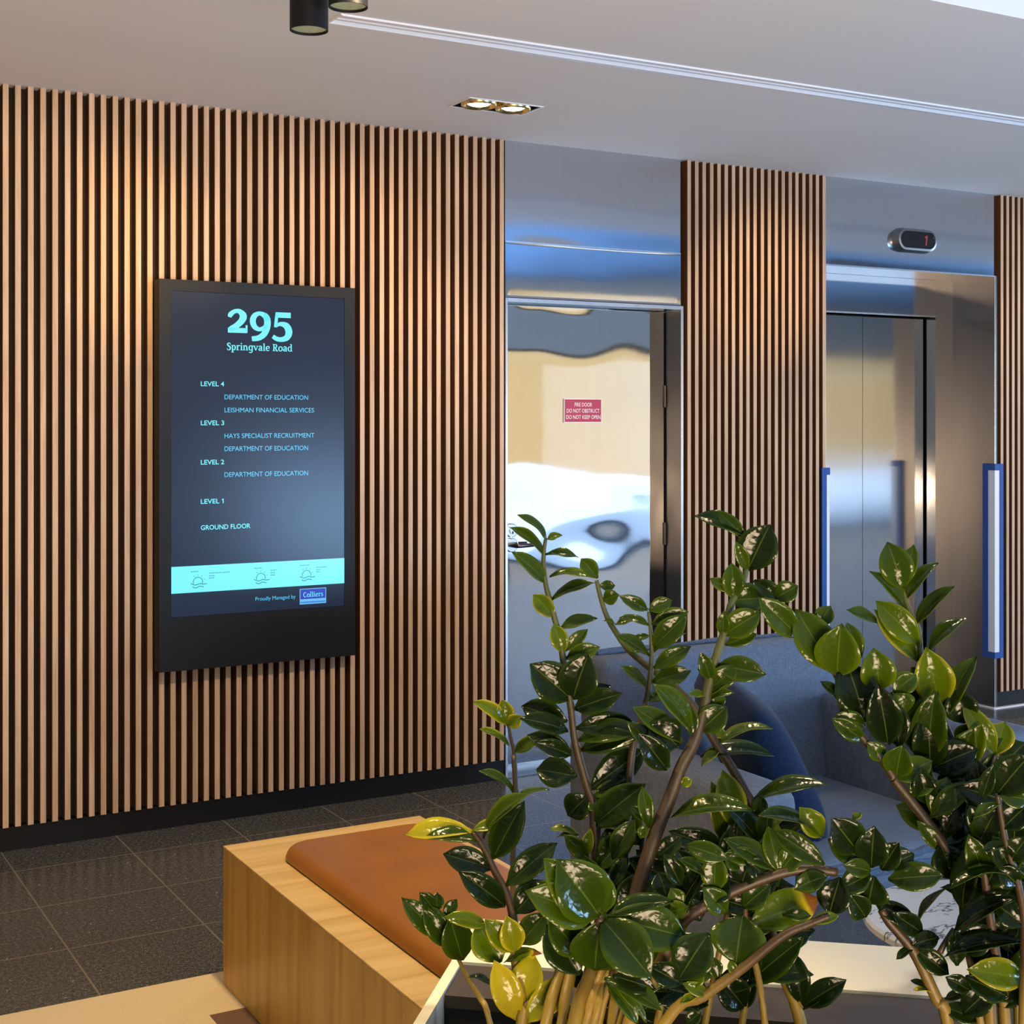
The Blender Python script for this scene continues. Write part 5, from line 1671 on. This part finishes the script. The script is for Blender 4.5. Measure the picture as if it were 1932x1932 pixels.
   (1.3682,-3.9299,.9824,1.4047,-3.9377,1.0226,.0388,.03,.92),
   (1.3743,-3.9474,.9001,1.4122,-3.9878,.8746,.0302,.03,.17),
   (1.3605,-3.9396,.9785,1.3963,-3.9706,.9619,.0384,.08,.51),
   (1.3641,-3.9276,1.0009,1.3224,-3.9245,1.0749,.0199,.14,.43),
   (1.3657,-3.9286,.9935,1.3354,-3.8992,1.057,.0292,.08,.56),
   (1.3627,-3.9268,1.0074,1.363,-3.918,1.0643,.0199,.1,1),
   (1.3685,-3.9441,.9419,1.4113,-3.9843,.9576,.0198,.06,.09),
   (1.3592,-3.9248,1.0239,1.4058,-3.9449,1.0612,.0422,.1,.15),
   (1.3679,-3.9298,.9836,1.4331,-3.962,.9546,.0274,.08,.96)]),
 ('R', .0028, .0055,
  [(1.4053,-3.9866,.9746), (1.3863,-3.995,.8953), (1.3734,-4.0145,.7869), (1.378,-4.0171,.57)],
  [(1.388,-3.996,.9205,1.4519,-4.0207,.9333,.0198,.03,.28),
   (1.3865,-3.9951,.8976,1.3385,-4.0047,.9839,.0218,.03,.76),
   (1.3724,-4.0139,.8078,1.4194,-4.0521,.8493,.0351,.06,.54),
   (1.3716,-4.0134,.8239,1.4252,-4.0401,.8287,.0277,.08,.85),
   (1.372,-4.0137,.8164,1.4367,-4.0427,.7732,.0201,.06,.73),
   (1.3877,-3.9958,.9161,1.4275,-4.039,.9134,.0242,.08,.72),
   (1.3878,-3.9959,.9177,1.4197,-4.0496,.964,.0223,.14,.41),
   (1.404,-3.9859,.9553,1.4622,-4.0209,.9437,.0251,.35,.26),
   (1.3722,-4.0138,.812,1.4078,-4.0499,.8266,.028,.1,.68),
   (1.3875,-3.9957,.9125,1.3741,-3.9792,.9607,.0383,.14,.81),
   (1.3881,-3.996,.858,1.4099,-4.0366,.8918,.0262,.08,.92),
   (1.3714,-4.0133,.8289,1.4405,-4.0433,.8322,.0261,.03,.96),
   (1.3877,-3.9958,.9155,1.3709,-3.9927,.9665,.0245,.08,.66)]),
 ('M', .0028, .0055,
  [(1.191,-3.703,.9454), (1.1866,-3.7142,.8786), (1.1419,-3.721,.7272), (1.1243,-3.711,.57)],
  [(1.1829,-3.7121,.8564,1.2455,-3.7477,.8875,.0395,.1,.38),
   (1.1919,-3.7035,.9254,1.2382,-3.729,.8956,.0271,.1,.16),
   (1.1545,-3.7282,.8022,1.1009,-3.6769,.8269,.0406,.06,.35),
   (1.1755,-3.7078,.8123,1.2213,-3.718,.8451,.0353,.06,.24),
   (1.1461,-3.7234,.7526,1.0956,-3.6976,.7869,.0421,.08,.41),
   (1.1865,-3.7141,.8813,1.2372,-3.7771,.9105,.024,.1,.54),
   (1.1866,-3.7141,.88,1.131,-3.6888,.9036,.0294,.06,.77),
   (1.1486,-3.7248,.7673,1.2243,-3.7488,.7948,.0294,.1,.09),
   (1.1913,-3.7032,.9383,1.1173,-3.6877,.9727,.0307,.1,.99),
   (1.1848,-3.7131,.8678,1.2009,-3.7504,.9524,.0321,.03,.24),
   (1.1851,-3.7133,.9132,1.1876,-3.7154,.9742,.0216,.14,.73),
   (1.1859,-3.7138,.895,1.1995,-3.7183,.9809,.0326,.1,.03),
   (1.1923,-3.7037,.9155,1.241,-3.7199,.8843,.0396,.08,.29),
   (1.1749,-3.7075,.8088,1.2182,-3.7372,.8563,.0274,.03,.38),
   (1.1863,-3.714,.8866,1.1459,-3.7173,.9373,.0216,.1,.49),
   (1.186,-3.7138,.875,1.1752,-3.6989,.9262,.0366,.06,.37)]),
 ('M', .0028, .0055,
  [(1.2403,-3.7311,.9525), (1.2258,-3.7376,.8789), (1.184,-3.7451,.7272), (1.1685,-3.7362,.57)],
  [(1.2184,-3.7333,.8294,1.2684,-3.7828,.8471,.0441,.03,.96),
   (1.1959,-3.7519,.8068,1.2535,-3.7779,.8284,.0242,.14,.99),
   (1.2263,-3.7378,.8852,1.2161,-3.7594,.9702,.0401,.08,.14),
   (1.2163,-3.7321,.8155,1.2714,-3.7501,.7792,.0403,.1,.07),
   (1.1927,-3.75,.7848,1.18,-3.7696,.852,.028,.08,.54),
   (1.2214,-3.7351,.8497,1.1952,-3.7473,.9169,.0368,.14,.38),
   (1.2288,-3.7393,.9172,1.2324,-3.7396,.999,.0248,.2,.43),
   (1.1922,-3.7497,.7817,1.2248,-3.8094,.8492,.037,.2,.19),
   (1.2387,-3.7302,.9329,1.2831,-3.7691,.9965,.021,.06,.06),
   (1.2259,-3.7376,.88,1.2175,-3.7552,.9658,.0391,.1,.94),
   (1.2389,-3.7303,.9349,1.1821,-3.7219,1.0061,.0218,.1,.27),
   (1.1938,-3.7506,.7925,1.2529,-3.7992,.799,.0269,.2,.83),
   (1.2381,-3.7299,.9247,1.2207,-3.726,.9789,.0381,.06,.27),
   (1.1871,-3.7468,.7479,1.152,-3.7395,.7929,.038,.08,.97)]),
 ('M', .0028, .0055,
  [(1.1298,-3.691,.9444), (1.1156,-3.6985,.872), (1.076,-3.7064,.7357), (1.0591,-3.6967,.57)],
  [(1.0858,-3.712,.7959,1.0575,-3.6842,.8463,.0403,.06,.37),
   (1.0878,-3.7131,.808,1.0447,-3.6925,.8408,.0285,.14,.96),
   (1.1166,-3.6991,.8844,1.0747,-3.6689,.9476,.0371,.08,.82),
   (1.1278,-3.6899,.9188,1.0699,-3.6816,.9473,.0358,.3,.93),
   (1.0861,-3.7121,.7975,1.1391,-3.7442,.8076,.0301,.3,.6),
   (1.1122,-3.6966,.851,1.1208,-3.7367,.9335,.023,.03,.35),
   (1.1168,-3.6992,.8871,1.1366,-3.7095,.9492,.0423,.08,.44),
   (1.1146,-3.698,.8659,1.1554,-3.7263,.9143,.0227,.06,.7),
   (1.1185,-3.7002,.9088,1.1651,-3.7293,.8961,.039,.08,.05),
   (1.0821,-3.7099,.7731,1.0609,-3.7012,.8228,.0405,.3,.77),
   (1.1182,-3.7,.9044,1.0863,-3.6702,.9324,.0365,.14,.09),
   (1.1169,-3.6993,.8881,1.0922,-3.6696,.948,.022,.08,.46),
   (1.114,-3.6976,.8624,1.1475,-3.7255,.9012,.0283,.14,1),
   (1.1184,-3.7002,.9079,1.0498,-3.6883,.9464,.0362,.1,.71)]),
 ('M', .0028, .0055,
  [(1.0434,-3.6186,.9737), (1.029,-3.6278,.8796), (1.0034,-3.6418,.7272), (.9956,-3.6374,.57)],
  [(1.0256,-3.6258,.8337,1.0176,-3.6457,.9173,.0209,.3,.45),
   (1.0046,-3.6425,.7434,1.0342,-3.6705,.7903,.0314,.12,.26),
   (1.0316,-3.6292,.9207,1.0788,-3.6431,.9707,.0336,.3,.19),
   (1.007,-3.6439,.7763,1.0359,-3.6957,.8333,.0267,.4,.95),
   (1.0303,-3.6285,.9007,1.0903,-3.6605,.8679,.0288,.3,.49),
   (1.0302,-3.6284,.8989,1.0569,-3.6286,.9488,.0219,.12,.39),
   (1.0065,-3.6436,.7689,.9511,-3.6434,.8295,.0231,.3,.35),
   (1.0073,-3.6441,.78,1.0411,-3.6878,.8226,.0257,.4,.98),
   (1.0272,-3.6267,.8553,.9874,-3.5879,.9147,.022,.3,.49),
   (1.0289,-3.6277,.8775,1.0139,-3.6307,.9389,.0357,.3,.45)]),
 ('M', .0028, .0055,
  [(1.1072,-3.6321,.968), (1.0893,-3.6392,.8729), (1.0628,-3.6528,.7187), (1.055,-3.6483,.57)],
  [(1.0904,-3.6398,.8846,1.0902,-3.6674,.9466,.0333,.2,.78),
   (1.0666,-3.655,.7696,1.0793,-3.6886,.8295,.0228,.3,.63),
   (1.0866,-3.6377,.8373,1.0314,-3.6388,.8925,.0283,.3,.94),
   (1.0643,-3.6536,.7387,1.1112,-3.691,.7342,.0224,.3,.25),
   (1.0842,-3.6363,.8051,1.0304,-3.6316,.8661,.0254,.3,.41),
   (1.085,-3.6368,.8162,1.0023,-3.6298,.8583,.0365,.2,.65),
   (1.105,-3.6308,.9441,1.0709,-3.5989,.9911,.0407,.45,.61),
   (1.068,-3.6558,.7882,1.1129,-3.6735,.8222,.0368,.2,.83),
   (1.0883,-3.6386,.8595,1.1404,-3.6905,.8589,.0428,.45,.84)]),
 ('M', .0028, .0055,
  [(1.0234,-3.7224,.8951), (1.0034,-3.7282,.847), (.9665,-3.736,.7698), (.9406,-3.7212,.57)],
  [(1.0077,-3.7306,.8668,.9449,-3.7051,.8871,.0387,.14,.31),
   (.9771,-3.742,.8102,1.0283,-3.7955,.8184,.035,.06,.28),
   (.9977,-3.725,.8256,1.0055,-3.7188,.8976,.025,.03,.11),
   (1.0201,-3.7205,.8795,1.0249,-3.724,.9392,.0338,.14,.28),
   (1.0019,-3.7273,.8414,.9725,-3.7084,.8995,.0366,.03,.68),
   (1.0047,-3.729,.8533,1.0564,-3.7512,.8715,.0286,.06,.05),
   (1.0193,-3.72,.876,1.0751,-3.739,.8907,.0309,.03,.21)]),
 ('M', .0028, .0055,
  [(1.0467,-3.7587,.8888), (1.0158,-3.7624,.8362), (.9781,-3.7656,.7784), (.9408,-3.7443,.57)],
  [(1.0099,-3.7591,.8209,1.0623,-3.7849,.8063,.0385,.03,.6),
   (1.0099,-3.7591,.821,1.0747,-3.7798,.8065,.0375,.06,.14),
   (1.0154,-3.7622,.8353,1.0337,-3.7641,.8952,.0399,.4,.36),
   (1.0393,-3.7545,.867,1.0494,-3.7798,.9206,.0299,.1,.26),
   (1.0137,-3.7612,.8307,1.0589,-3.7879,.8907,.0266,.4,.03),
   (.9905,-3.7727,.8108,1.0383,-3.7851,.8452,.0251,.06,.9),
   (.9901,-3.7724,.8097,1.0309,-3.8007,.8551,.0234,.4,.2)]),
 ('M', .006, .008,
  [(.9629,-3.6648,.861), (.9408,-3.6839,.8175), (.9095,-3.7034,.7698), (.8863,-3.6901,.57)],
  []),
 ('M', .006, .008,
  [(.9759,-3.6722,.861), (.9522,-3.6909,.8177), (.9266,-3.7132,.7698), (.9127,-3.7052,.57)],
  []),
 ('M', .006, .008,
  [(1.0024,-3.6874,.861), (.9755,-3.704,.8176), (.9437,-3.7229,.7698), (.9205,-3.7097,.57)],
  []),
 ('M', .006, .008,
  [(1.0171,-3.6958,.861), (.9871,-3.7107,.8176), (.9523,-3.7278,.7698), (.9244,-3.7119,.57)],
  []),
 ('M', .006, .008,
  [(1.0348,-3.7059,.861), (.9952,-3.7165,.818), (.9608,-3.7327,.7698), (.9329,-3.7168,.57)],
  []),
]

CAM = cam.location.copy()


def leaf_into(bm, tone_l, cross_l, B, T, w_app, tone, rnd):
    B, T = Vector(B), Vector(T)
    ax = T - B
    L = ax.length * 1.06
    w_app *= 1.14
    ax.normalize()
    view = (CAM - (B + T) / 2).normalized()
    vp = (view - ax * view.dot(ax))
    if vp.length < 1e-4:
        vp = Vector((0, 0, 1))
    vp.normalize()
    side = vp.cross(ax).normalized()
    if side.z < 0:
        side = -side
    w_real = max(w_app, 0.40 * L, 0.012)
    w_real = min(w_real, max(w_app, 0.62 * L))
    roll = math.acos(max(0.05, min(1.0, w_app / w_real)))
    if w_app / w_real > 0.97:
        roll = 0.12
    nrm = (vp * math.cos(roll) + side * math.sin(roll)).normalized()
    s = ax.cross(nrm).normalized()
    nL, nW = 12, 6
    bend = L * (0.10 + 0.10 * rnd)
    grid = []
    for j in range(nL + 1):
        t = j / nL
        wv = (math.sin(math.pi * min(1, t) ** 1.08) ** 0.72) * (1 - 0.08 * t)
        wv = wv / 0.95 * 0.5 * w_real
        if t < 0.10:
            wv = max(wv * (t / 0.10) ** 0.7, 0.0016)
        if t > 0.86:
            wv *= max(0.04, (1 - t) / 0.14) ** 0.45
        c = B + ax * (L * t) + nrm * (bend * 4 * t * (1 - t) * 0.45 - bend * 0.5 * t * t)
        row = []
        for i in range(nW + 1):
            a = i / nW * 2 - 1
            fold = abs(a) ** 1.4 * wv * 0.34
            wave = math.sin(t * 9 + rnd * 20 + a * 1.5) * 0.0010 * abs(a)
            v = bm.verts.new(c + s * (a * wv) + nrm * (fold + wave))
            if tone > 1.0:
                v[tone_l] = 0.55 if t < 0.62 else min(1.0, 0.55 + (t - 0.62) * 2.2 + 0.25 * abs(a) * (t > 0.8))
            else:
                v[tone_l] = min(0.92, tone + (0.20 * abs(a) ** 5 if tone < 0.85 else 0.0))
            v[cross_l] = abs(a)
            row.append(v)
        grid.append(row)
    for j in range(nL):
        for i in range(nW):
            bm.faces.new((grid[j][i], grid[j][i + 1], grid[j + 1][i + 1], grid[j + 1][i])).smooth = True


PLANT = {
    'L': ('leafy plant with thin stems at the left end of the planter', (0.85, -3.66, 0.56)),
    'M': ('tall leafy plant with thick brown stems in the middle of the planter', (1.0, -3.8, 0.56)),
    'R': ('dense broad-leaved plant at the right end of the planter', (1.45, -4.1, 0.56)),
}
roots = {}
for key, r0, r1, pts, lvs in STEMS:
    if key not in roots:
        lab, loc = PLANT[key]
        roots[key] = thing('potted_plant', lab, 'plant', loc, 'glossy leafy plants in the stone planter')
    root = roots[key]
    P = catmull(pts, 5)
    bm = bmesh.new()
    rl = bm.verts.layers.float.new('rise')
    n = len(P)
    rad = [r0 + (r1 - r0) * (i / (n - 1)) ** 0.8 for i in range(n)]
    rings = tube(bm, P, rad, 10)
    zlo, zhi = 0.56, max(p[2] for p in P)
    for ring, p in zip(rings, P):
        for v in ring:
            v[rl] = max(0.0, min(1.0, (p[2] - zlo) / 0.66))
    st = obj('stem', bm, M['stem'], root, smooth=True)
    if lvs:
        bm = bmesh.new()
        tl = bm.verts.layers.float.new('tone')
        cl = bm.verts.layers.float.new('across')
        for bx_, by_, bz_, tx_, ty_, tz_, w, tone, rn in lvs:
            leaf_into(bm, tl, cl, (bx_, by_, bz_), (tx_, ty_, tz_), w, tone, rn)
        lf = obj('foliage', bm, M['leaf'], st, recalc=False)
        so = lf.modifiers.new('thickness', 'SOLIDIFY')
        so.thickness = 0.0007
        so.offset = 0
